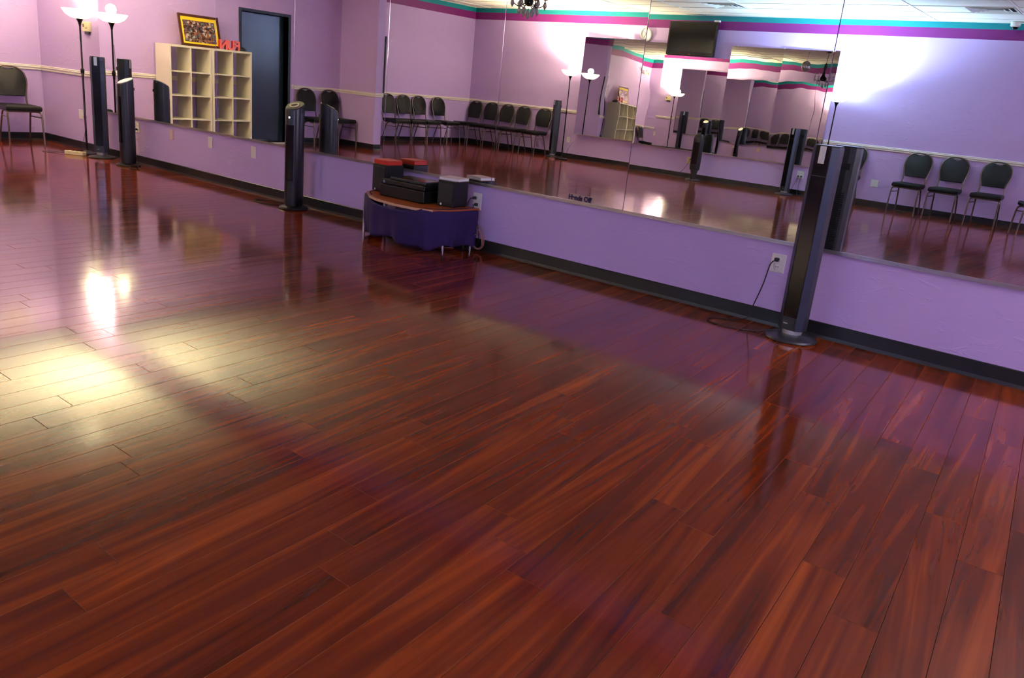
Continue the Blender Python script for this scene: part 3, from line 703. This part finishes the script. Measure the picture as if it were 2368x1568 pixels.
# red marquee letters FUN
t = thing('letter_sign', 'red marquee letters spelling FUN on the cube shelf', 'sign', (XL + 0.27, -2.65, 1.402))
def letter(txt, yc):
    cu = bpy.data.curves.new('letter', 'FONT'); cu.body = txt; cu.size = 0.185; cu.extrude = 0.022; cu.bevel_depth = 0.002; cu.offset = 0.006; cu.align_x = 'CENTER'
    o = bpy.data.objects.new('letter_tmp', cu); COL.objects.link(o)
    dg = bpy.context.evaluated_depsgraph_get(); me = bpy.data.meshes.new_from_object(o.evaluated_get(dg)); bpy.data.objects.remove(o)
    me.materials.clear(); me.materials.append(MAT['redmetal']); me.materials.append(MAT['redface'])
    for p in me.polygons:
        if p.normal.z > 0.8: p.material_index = 1
    l = bpy.data.objects.new('letter', me); COL.objects.link(l); l.parent = t
    l.location = (0, yc, 0.004); l.rotation_euler = (PI / 2, 0, PI / 2)
    l['label'] = 'red letter ' + txt
letter('F', -0.115); letter('U', 0.0); letter('N', 0.125)
t = thing('cap', 'small dark cap lying on the shelf end by the door', 'cap', (XL + 0.22, -2.86, 1.402))
MB().lathe([(0.075, 0), (0.078, 0.02), (0.06, 0.05), (0.03, 0.064), (0.005, 0.066)], 20).build('crown', MAT['darkgrey'], t, True)
MB().loft([[(0.05 + 0.08 * math.cos(a), 0.075 * math.sin(a), 0.004) for a in [2 * PI * i / 20 for i in range(20)]], [(0.05 + 0.08 * math.cos(a), 0.075 * math.sin(a), 0.010) for a in [2 * PI * i / 20 for i in range(20)]]]).build('brim', MAT['darkgrey'], t, True)
# door-side floor clutter
t = thing('floor_case', 'flat black case lying on the floor before the dark door', 'case', (XL + 0.30, -3.12, 0), math.radians(8))
MB().box(-0.12, 0.12, -0.16, 0.16, 0.004, 0.075).build('shell', MAT['black'], t, bevel=0.012)
MB().box(0.115, 0.125, -0.05, 0.05, 0.03, 0.05).build('handle', MAT['silver'], t, bevel=0.002)
tag(MB().box(-0.02, 0.02, -0.24, 0.24, 0, 0.018).build('door_sweep', MAT['plate'], loc=(XL + 0.16, -3.58, 0), bevel=0.004), 'white strip lying on the floor at the dark door', 'strip')
tag(MB().box(-10.995, -10.968, -5.215, -5.183, 0.97, 1.90).build('dark_panel', MAT['slot'], bevel=0.003), 'narrow dark panel edge showing behind the wing wall', 'panel')

# ------------------------------------------------------------------ plates, outlets, thermostat on the front wall
def plate(name, label, x, z, w_, h_, m, kind='blank', wall='front', plugs=0, y=None):
    if wall == 'front': t = thing(name, label, 'outlet' if kind == 'duplex' else 'wall plate', (x, 0, z), group='wall plates')
    elif wall == 'back': t = thing(name, label, 'outlet' if kind == 'duplex' else 'wall plate', (x, YB, z), PI, group='wall plates')
    MB().box(-w_ / 2, w_ / 2, -0.007, 0, -h_ / 2, h_ / 2).build('cover', m, t, bevel=0.003)
    if kind == 'duplex':
        n_ = 2 if w_ > 0.1 else 1
        for c in range(n_):
            xc = 0 if n_ == 1 else (-0.026 if c == 0 else 0.026)
            for zc in (-0.024, 0.024):
                MB().lathe([(0.017, 0), (0.017, 0.003), (0.015, 0.004)], 16).xform(Matrix.Translation((xc, -0.0065, zc)) @ Matrix.Rotation(PI / 2, 4, 'X')).build('receptacle', m, t, True)
                mb = MB(); mb.box(xc - 0.008, xc - 0.005, -0.0115, -0.010, zc - 0.002, zc + 0.008); mb.box(xc + 0.005, xc + 0.008, -0.0115, -0.010, zc - 0.002, zc + 0.008)
                mb.build('slots', MAT['slot'], t)
    else:
        for zc in (-h_ * 0.32, h_ * 0.32): MB().lathe([(0.004, 0), (0.003, 0.002)], 8).xform(Matrix.Translation((0, -0.007, zc)) @ Matrix.Rotation(PI / 2, 4, 'X')).build('screw', MAT['silver'], t)
    return t
plate('wall_plate', 'white blank wall plate left of the corner lamp', -10.86, 0.431, 0.10, 0.115, MAT['plate'])
plate('power_outlet', 'white outlet with a plug behind the slant silver top fan', -9.45, 0.415, 0.085, 0.12, MAT['plate'], 'duplex')
plate('wall_plate', 'small beige wall plate between fan and shelf reflection', -8.715, 0.409, 0.058, 0.105, MAT['beige'])
plate('wall_plate', 'white wall plate under the shelf reflection', -7.945, 0.411, 0.078, 0.115, MAT['plate'])
plate('wall_plate', 'white wall plate left of the mid wall fan', -7.178, 0.401, 0.078, 0.115, MAT['plate'])
plate('power_outlet', 'white outlet with two black plugs right of the sound table', -4.19, 0.383, 0.085, 0.13, MAT['plate'], 'duplex')
plate('power_outlet', 'white outlet with a black plug beside the near tower fan', -1.736, 0.389, 0.09, 0.115, MAT['plate'], 'duplex')
plate('power_outlet', 'white outlet right of the warm lamp at the back wall', -9.83 + 0.01, 0.366, 0.075, 0.115, MAT['plate'], 'duplex', 'back')
plate('power_outlet', 'cream double outlet under the mirrors beside the slim fan', -7.04, 0.33, 0.115, 0.12, MAT['cream'], 'duplex', 'back')
plate('power_outlet', 'white double outlet with two plugs left of the cool lamp', -4.94, 0.35, 0.12, 0.125, MAT['plate'], 'duplex', 'back')
plate('wall_plate', 'square white blank plate between the back wall chairs', -3.72, 0.371, 0.115, 0.115, MAT['plate'], 'blank', 'back')
def attach(o, owner):
    o.parent = owner
    o.matrix_parent_inverse = (Matrix.Translation(owner.location) @ owner.rotation_euler.to_matrix().to_4x4()).inverted()
    return o
def plug_cord(owner, pts, wall_y, m=None, r=0.0035):
    """plug block at pts[0], cord through the rest; the cord belongs to what it feeds"""
    p0 = Vector(pts[0]); s = -1 if wall_y == 0 else 1
    t = bpy.data.objects.new('power_cord', None); t.empty_display_size = 0.05; COL.objects.link(t); t.location = p0
    attach(t, owner)
    MB().loft([[(-0.013, 0, -0.012), (0.013, 0, -0.012), (0.013, 0, 0.012), (-0.013, 0, 0.012)], [(-0.012, s * 0.02, -0.011), (0.012, s * 0.02, -0.011), (0.012, s * 0.02, 0.011), (-0.012, s * 0.02, 0.011)], [(-0.006, s * 0.032, -0.008), (0.006, s * 0.032, -0.008), (0.006, s * 0.032, 0.004), (-0.006, s * 0.032, 0.004)]]).build('plug', MAT['cord'], t, bevel=0.003)
    q = [tuple(Vector((0, s * 0.026, -0.002)))] + [tuple(Vector(p) - p0) for p in pts[1:]]
    MB().tube(smoothpath(q, 6), r, 6).build('cable', m or MAT['cord'], t, True)
    return t
yw = -0.0115
plug_cord(fan_near, [(-1.742, yw, 0.412), (-1.765, -0.05, 0.38), (-1.79, -0.04, 0.25), (-1.83, -0.035, 0.10), (-1.85, -0.05, 0.02), (-1.92, -0.12, 0.005), (-2.02, -0.20, 0.005), (-1.98, -0.30, 0.005), (-1.84, -0.31, 0.005), (-1.72, -0.25, 0.005), (-1.62, -0.20, 0.03)], 0)
plug_cord(fan_slant1, [(-9.455, yw, 0.391), (-9.47, -0.05, 0.37), (-9.48, -0.05, 0.2), (-9.45, -0.06, 0.02), (-9.40, -0.10, 0.012), (-9.33, -0.15, 0.02)], 0)
plug_cord(fan_slim, [(-7.014, YB + 0.0115, 0.354), (-7.02, YB + 0.05, 0.33), (-7.08, YB + 0.05, 0.2), (-7.2, YB + 0.06, 0.05), (-7.16, YB + 0.12, 0.006), (-6.95, YB + 0.2, 0.006), (-6.84, YB + 0.26, 0.01)], 1)
plug_cord(fan_b3, [(-4.966, YB + 0.0115, 0.326), (-4.97, YB + 0.05, 0.3), (-5.02, YB + 0.05, 0.12), (-5.06, YB + 0.1, 0.01), (-5.09, YB + 0.16, 0.03)], 1)
plug_cord(lamp3, [(-4.914, YB + 0.0115, 0.326), (-4.915, YB + 0.05, 0.3), (-4.92, YB + 0.05, 0.12), (-4.88, YB + 0.1, 0.006), (-4.56, YB + 0.25, 0.01)], 1)
attach(MB().tube(smoothpath([(-6.33, -0.17, 0.02), (-6.45, -0.10, 0.006), (-6.60, -0.12, 0.006), (-6.76, -0.20, 0.006), (-6.72, -0.30, 0.006), (-6.56, -0.30, 0.006), (-6.38, -0.22, 0.012)], 8), 0.0035, 6).build('power_cord', MAT['cord'], None, True), fan_slant2)
attach(MB().tube(smoothpath([(-9.12, -0.28, 0.006), (-9.0, -0.33, 0.006), (-8.90, -0.30, 0.006), (-9.0, -0.24, 0.006), (-9.17, -0.18, 0.02)], 8), 0.004, 6).build('cord_tail', MAT['cord'], None, True), fan_slant1)
t = thing('power_strip', 'cream power strip on the floor left of the corner fan base', 'power strip', (-10.27, -0.36, 0), math.radians(30))
MB().box(-0.12, 0.12, -0.035, 0.035, 0, 0.045).build('housing', MAT['cream'], t, bevel=0.006)
for k in range(4): MB().box(-0.11 + 0.06 * k, -0.075 + 0.06 * k, -0.018, 0.018, 0.045, 0.047).build('socket', MAT['slot'], t)
MB().tube(smoothpath([(-0.14, 0, 0.02), (-0.24, -0.04, 0.006), (-0.40, -0.03, 0.006), (-0.44, 0.05, 0.006), (-0.34, 0.10, 0.006), (-0.18, 0.11, 0.006), (0.0, 0.08, 0.006)], 6), 0.004, 6).build('cable', MAT['greycord'], t, True)
t = thing('thermostat', 'yellowish white thermostat on the wall under the corner lamp shade', 'thermostat', (-10.56, 0, 1.475))
MB().box(-0.085, 0.085, -0.03, 0, -0.055, 0.055).build('housing', MAT['cream'], t, bevel=0.005)
MB().box(-0.06, -0.035, -0.032, -0.029, -0.005, 0.03).build('window', MAT['slot'], t)
MB().box(0.0, 0.05, -0.032, -0.029, -0.018, -0.012).build('slider', MAT['olive'], t)
MB().box(-0.04, 0.06, -0.022, 0, -0.085, -0.055).build('lower_sensor', MAT['darkgrey'], t)

# "Hands Off" sticker on the sixth mirror
t = thing('mirror_sticker', 'clear sticker reading Hands Off at the mirror bottom', 'sticker', (-3.23, -0.0098, 0.553))
MB().box(-0.105, 0.105, -0.0006, 0, -0.024, 0.026).build('film', MAT['film'], t)
cu = bpy.data.curves.new('lettering', 'FONT'); cu.body = 'Hands Off'; cu.size = 0.047; cu.offset = 0.0026; cu.extrude = 0.0002; cu.align_x = 'CENTER'; cu.align_y = 'CENTER'
o = bpy.data.objects.new('lettering_tmp', cu); COL.objects.link(o)
me = bpy.data.meshes.new_from_object(o.evaluated_get(bpy.context.evaluated_depsgraph_get())); bpy.data.objects.remove(o)
me.materials.clear(); me.materials.append(MAT['ink'])
l = bpy.data.objects.new('lettering', me); COL.objects.link(l); l.parent = t; l.location = (0, -0.0010, 0); l.rotation_euler = (PI / 2, 0, 0)

# ------------------------------------------------------------------ sound table
TX, TZ = -4.67, 0.335
t = thing('sound_table', 'low table with orange wood top against the mirror wall', 'table', (TX, 0, 0))
top = [(x - TX, y) for x, y in ((-5.20, -0.03), (-5.18, -0.19), (-5.11, -0.335), (-4.96, -0.45), (-4.78, -0.52), (-4.55, -0.548), (-4.34, -0.535), (-4.21, -0.475), (-4.155, -0.35), (-4.14, -0.19), (-4.14, -0.03))]
MB().prism(list(reversed(top)), TZ - 0.022, TZ).build('table_top', MAT['woodtop'], t, bevel=0.002)
mb = MB(); ed = [Vector((a, b)) for a, b in top[3:8]]
mb.loft([[(p.x, p.y - 0.002, TZ - 0.02), (p.x, p.y - 0.006, TZ - 0.02), (p.x, p.y - 0.006, TZ - 0.002), (p.x, p.y - 0.002, TZ - 0.002)] for p in ed]); mb.build('edge_band', MAT['woodedge'], t)
for a, b in ((-5.126, -0.335), (-4.25, -0.30), (-5.15, -0.07)): MB().tube([(a - TX, b, TZ - 0.022), (a - TX, b, 0.0)], 0.011, 10).build('leg', MAT['alu'], t, True)
MB().tube(smoothpath([(0.40, -0.075, 0.265), (0.465, -0.075, 0.265), (0.497, -0.075, 0.245), (0.502, -0.075, 0.19), (0.502, -0.075, 0.0)], 5), 0.011, 10).build('leg', MAT['alu'], t, True)
# purple cloth hung round the front
t = thing('table_cloth', 'dark purple cloth hung round the front of the sound table', 'cloth', (TX, 0, 0))
path = smoothpath([(a, b, 0) for a, b in top], 10)[2:-2]
nrow = 14; vs, fs = [], []
U0, U1 = 0.30, 0.64
for i, p in enumerate(path):
    u = i / (len(path) - 1)
    tg = path[min(i + 1, len(path) - 1)] - path[max(i - 1, 0)]; nn = Vector((tg.y, -tg.x, 0)).normalized()
    if nn.dot(Vector((p.x, p.y + 0.15, 0))) < 0: nn = -nn
    k_ = min(1.0, max(0.0, (u - U0) / (U1 - U0)))
    ztop = TZ + 0.004 - 0.046 * math.sin(PI * k_) ** 0.5
    zbot = 0.045 + 0.012 * math.sin(u * 17) + 0.012 * math.sin(u * 41 + 1)
    for j in range(nrow + 1):
        v = j / nrow
        fold = 0.013 * math.sin(u * 40 + 0.8 * math.sin(u * 9)) + 0.008 * math.sin(u * 83 + 2) + 0.02 * max(0, math.sin(u * 13 - 6.2)) ** 3
        out = 0.010 + v * (0.006 + fold) + 0.006 * math.sin(v * 6 + u * 20) * v - 0.02 * v * v
        if j == 0 and not U0 < u < U1: vs.append(tuple(p - nn * 0.035 + Vector((0, 0, TZ + 0.004))))
        else: vs.append(tuple(p + nn * out + Vector((0, 0, ztop + (zbot - ztop) * v))))
for i in range(len(path) - 1):
    for j in range(nrow):
        a = i * (nrow + 1) + j; fs.append((a, a + 1, a + nrow + 2, a + nrow + 1))
o = MB().add(vs, fs).build('drape', MAT['cloth'], t, True)
s = o.modifiers.new('solid', 'SOLIDIFY'); s.thickness = 0.003
for p in o.data.polygons: p.use_smooth = True

def speaker(label, x, y, w_, d_, h_, rz=0.0):
    t = thing('speaker', label, 'speaker', (x, y, TZ + 0.001), rz, 'speakers on the sound table')
    MB().box(-w_ / 2, w_ / 2, -d_ / 2, d_ / 2, 0.004, h_).build('cabinet', MAT['black'], t, bevel=0.005)
    MB().box(-w_ / 2 + 0.012, w_ / 2 - 0.012, -d_ / 2 - 0.008, -d_ / 2, 0.03, h_ - 0.015).build('grille', MAT['slot'], t, bevel=0.003)
    MB().lathe([(0.009, 0), (0.009, 0.003), (0.003, 0.005)], 14).xform(Matrix.Translation((-w_ / 2 + 0.04, -d_ / 2 - 0.001, 0.018)) @ Matrix.Rotation(PI / 2, 4, 'X')).build('badge', MAT['badge'], t, True)
    for sx in (-1, 1):
        for sy in (-1, 1): MB().box(sx * w_ * 0.38 - 0.01, sx * w_ * 0.38 + 0.01, sy * d_ * 0.38 - 0.01, sy * d_ * 0.38 + 0.01, 0, 0.005).build('foot', MAT['slot'], t)
    return t
speaker('black speaker at the left end of the sound table, red box on top', -5.06, -0.155, 0.175, 0.18, 0.222, math.radians(-3))
spk_r = speaker('black speaker at the right end of the sound table, pale book on top', -4.30, -0.175, 0.16, 0.18, 0.198, math.radians(6))
t = thing('red_box', 'flat red box with orange lid on the left speaker', 'box', (-5.06, -0.155, TZ + 0.224), math.radians(-2))
MB().box(-0.085, 0.085, -0.08, 0.08, 0, 0.03).build('tray', MAT['redbox'], t, bevel=0.003)
MB().box(-0.083, 0.083, -0.078, 0.078, 0.0305, 0.038).build('lid', MAT['redlid'], t, bevel=0.003)
t = thing('book', 'pale pink thin book lying on the right speaker', 'book', (-4.305, -0.165, TZ + 0.200), math.radians(10))
MB().box(-0.092, 0.092, -0.075, 0.075, 0, 0.004).build('cover', MAT['book'], t); MB().box(-0.088, 0.090, -0.071, 0.071, 0.004, 0.018).build('pages', MAT['badge'], t); MB().box(-0.092, 0.092, -0.075, 0.075, 0.018, 0.022).build('cover', MAT['book'], t)
t = printer = thing('printer', 'black printer shaped stereo unit between the two speakers', 'printer', (-4.665, -0.235, TZ + 0.001), math.radians(2))
MB().box(-0.255, 0.225, -0.13, 0.145, 0.0, 0.095).build('lower_body', MAT['black'], t, bevel=0.01)
MB().box(-0.25, 0.22, -0.12, 0.14, 0.096, 0.135).build('upper_body', MAT['black'], t, bevel=0.008)
MB().box(-0.17, 0.21, -0.10, 0.13, 0.136, 0.158).build('lid', MAT['darkgrey'], t, bevel=0.006)
MB().box(-0.16, 0.20, -0.09, 0.12, 0.158, 0.161).build('glass', MAT['blackgl'], t)
MB().box(-0.225, -0.205, -0.1225, -0.119, 0.105, 0.125).build('sticker', MAT['bluebadge'], t)
MB().box(-0.24, 0.21, -0.1325, -0.128, 0.086, 0.0905).build('slot', MAT['darkgrey'], t)
plug_cord(spk_r, [(-4.205, yw, 0.408), (-4.225, -0.05, 0.40), (-4.245, -0.045, 0.33), (-4.125, -0.05, 0.20), (-4.12, -0.045, 0.05), (-4.20, -0.08, 0.006)], 0)
plug_cord(printer, [(-4.185, yw, 0.359), (-4.19, -0.05, 0.35), (-4.165, -0.05, 0.29), (-4.125, -0.05, 0.20), (-4.105, -0.05, 0.12), (-4.12, -0.05, 0.05), (-4.2, -0.09, 0.006)], 0)
# coil of pinkish cable at the table end
for k, (r_, dx, dz, ph) in enumerate(((0.075, 0.0, 0.0, 0.0), (0.09, 0.015, 0.01, 0.6), (0.062, 0.03, -0.01, 1.1))):
    pts = [(-4.12 + dx + r_ * math.cos(a) * 0.8, -0.055 - 0.01 * k - 0.012 * math.sin(2 * a + ph), 0.10 + dz + r_ * math.sin(a)) for a in [2 * PI * i / 22 for i in range(22)]]
    tag(MB().tube(pts, 0.0035, 6, True).build('cable_coil', MAT['pinkcord'], None, True), ['pinkish cable loop hanging at the table end, smallest turn', 'pinkish cable loop hanging at the table end, widest turn', 'pinkish cable loop hanging at the table end, nearest the outlet'][k], 'cable', 'cable loops')
tag(MB().tube(smoothpath([(-4.22, -0.06, 0.03), (-4.27, -0.13, 0.006), (-4.36, -0.22, 0.006), (-4.50, -0.27, 0.006)], 6), 0.0035, 6).build('loose_cable', MAT['pinkcord'], None, True), 'pinkish cable running along the floor under the sound table', 'cable')
t = thing('power_adapter', 'black adapter brick on the floor at the table end', 'adapter', (-4.22, -0.125, 0)); MB().box(-0.05, 0.05, -0.03, 0.03, 0, 0.06).build('housing', MAT['black'], t, bevel=0.008); MB().lathe([(0.006, 0), (0.005, 0.02)], 8, (0.03, 0, 0.058)).build('strain_relief', MAT['cord'], t)

# ------------------------------------------------------------------ things on the back wall and ceiling
t = thing('television', 'black flat television mounted high on the back wall', 'television', (-7.30, YB + 0.004, 2.44), PI)
W3, H3 = 0.475, 0.29
MB().box(-W3, W3, -0.155, -0.10, -H3, H3).build('housing', MAT['black'], t, bevel=0.008)
MB().box(-W3 + 0.03, W3 - 0.03, -0.1575, -0.154, -H3 + 0.065, H3 - 0.03).build('screen', MAT['screen'], t)
MB().box(-0.02, 0.02, -0.158, -0.154, -H3 + 0.02, -H3 + 0.032).build('logo', MAT['redbadge'], t)
mb = MB(); mb.box(-0.2, 0.2, -0.012, 0, -0.12, 0.14); mb.box(-0.05, 0.05, -0.10, -0.012, -0.06, 0.06); mb.build('wall_bracket', MAT['darkgrey'], t)
tag(MB().box(-0.05, 0.05, -0.03, 0.03, 0, 0.028).build('receiver_box', MAT['plate'], loc=(-6.86, YB + 0.128, 2.731), bevel=0.004), 'small white box on top of the television', 'box')
t = thing('wall_clock', 'round silver wall clock left of the television', 'clock', (-8.315, YB, 2.475), PI)
Rx = Matrix.Rotation(PI / 2, 4, 'X')
MB().lathe([(0.115, 0), (0.125, 0.012), (0.12, 0.03), (0.10, 0.034), (0.098, 0.02)], 36).xform(Rx).build('rim', MAT['silver'], t, True)
MB().lathe([(0.001, 0.018), (0.10, 0.018), (0.10, 0.022), (0.001, 0.022)], 36).xform(Rx).build('face', MAT['badge'], t)
for a, ln in ((0.9, 0.055), (2.6, 0.08)):
    MB().box(-0.003, 0.003, -0.027, -0.024, -0.01, ln).xform(Matrix.Rotation(a, 4, 'Y')).build('hand', MAT['slot'], t)
for k in range(12): MB().box(-0.002, 0.002, -0.025, -0.022, 0.08, 0.092).xform(Matrix.Rotation(k * PI / 6, 4, 'Y')).build('hour_mark', MAT['slot'], t)
t = thing('emergency_light', 'yellowed twin head emergency light high on the left wall', 'emergency light', (XL, -0.6, 2.42), PI / 2)
MB().box(-0.15, 0.15, -0.07, 0, -0.045, 0.045).build('housing', MAT['cream'], t, bevel=0.01)
for s in (-1, 1): MB().lathe([(0.02, -0.03), (0.05, 0.03), (0.055, 0.045), (0.05, 0.05)], 20).xform(Matrix.Translation((s * 0.19, -0.07, 0.0)) @ Rx).build('lamp_head', MAT['plate'], t, True)
t = thing('dome_camera', 'white dome camera on the ceiling by the back wall', 'camera', (-2.28, YB + 0.12, ZC))
MB().lathe([(0.065, 0), (0.065, -0.05), (0.05, -0.062)], 28).build('housing', MAT['plate'], t, True)
MB().lathe([(0.042, -0.06), (0.04, -0.08), (0.026, -0.095), (0.004, -0.10)], 24).build('dome', MAT['blackgl'], t, True)

# crystal chandelier and glass ball
CX_, CY_ = -6.62, -3.5
t = thing('chandelier', 'small crystal drop chandelier hanging from the ceiling', 'chandelier', (CX_, CY_, 2.10))
MB().tube([(0, 0, 0.5), (0, 0, ZC - 2.10 - 0.03)], 0.006, 8).build('stem', MAT['pole'], t, True)
MB().lathe([(0.06, 0.72), (0.055, 0.735), (0.02, 0.75)], 20).build('canopy', MAT['pole'], t, True)
MB().lathe([(0.02, 0.13), (0.05, 0.15), (0.06, 0.19), (0.03, 0.24), (0.02, 0.34), (0.035, 0.42), (0.015, 0.5)], 20).build('column', MAT['pole'], t, True)
drop = MB().lathe([(0.001, 0), (0.021, 0.034), (0.016, 0.06), (0.002, 0.09)], 8); bead = MB().lathe([(0.001, 0), (0.008, 0.008), (0.001, 0.017)], 6)
dm = drop.build('crystal_drop', MAT['crystal'], t); bm_ = bead.build('crystal_bead', MAT['crystal'], t)
used = [0, 0]
def place(proto_, k, x, y, z, s=1.0):
    o = proto_ if not used[k] else proto_.copy()
    if used[k]: COL.objects.link(o); o.parent = t
    used[k] = 1; o.location = (x, y, z); o.scale = (s, s, s)
for k in range(6):
    a = 2 * PI * k / 6 + 0.3; ca, sa = math.cos(a), math.sin(a)
    MB().tube(smoothpath([(0.03 * ca, 0.03 * sa, 0.18), (0.10 * ca, 0.10 * sa, 0.12), (0.18 * ca, 0.18 * sa, 0.15), (0.20 * ca, 0.20 * sa, 0.21)], 5), 0.006, 6).build('arm', MAT['pole'], t, True)
    MB().lathe([(0.008, 0.21), (0.035, 0.22), (0.03, 0.226), (0.010, 0.23), (0.010, 0.29), (0.002, 0.30)], 12, (0.20 * ca, 0.20 * sa, 0)).build('candle_cup', MAT['silver'], t, True)
    place(dm, 0, 0.20 * ca, 0.20 * sa, 0.10, 1.2); place(bm_, 1, 0.20 * ca, 0.20 * sa, 0.19, 1.2)
    place(dm, 0, 0.11 * ca, 0.11 * sa, 0.02, 1.15); place(bm_, 1, 0.11 * ca, 0.11 * sa, 0.105, 1.2)
    b = a + PI / 6; place(dm, 0, 0.06 * math.cos(b), 0.06 * math.sin(b), 0.0 + 0.012 * (k % 2), 1.0); place(bm_, 1, 0.06 * math.cos(b), 0.06 * math.sin(b), 0.085, 1.0); place(bm_, 1, 0.15 * math.cos(b), 0.15 * math.sin(b), 0.15, 1.0)
place(dm, 0, 0, 0, -0.03, 1.3)
t = thing('mirror_ball', 'small faceted glass ball hanging left of the chandelier', 'ball', (-7.06, -3.5, 2.52))
bmx = bmesh.new(); bmesh.ops.create_icosphere(bmx, subdivisions=3, radius=0.13); me = bpy.data.meshes.new('ball'); bmx.to_mesh(me); bmx.free(); me.materials.append(MAT['silver'])
o = bpy.data.objects.new('ball', me); COL.objects.link(o); o.parent = t
MB().tube([(0, 0, 0.12), (0, 0, ZC - 2.52)], 0.003, 6).build('cord', MAT['cord'], t)
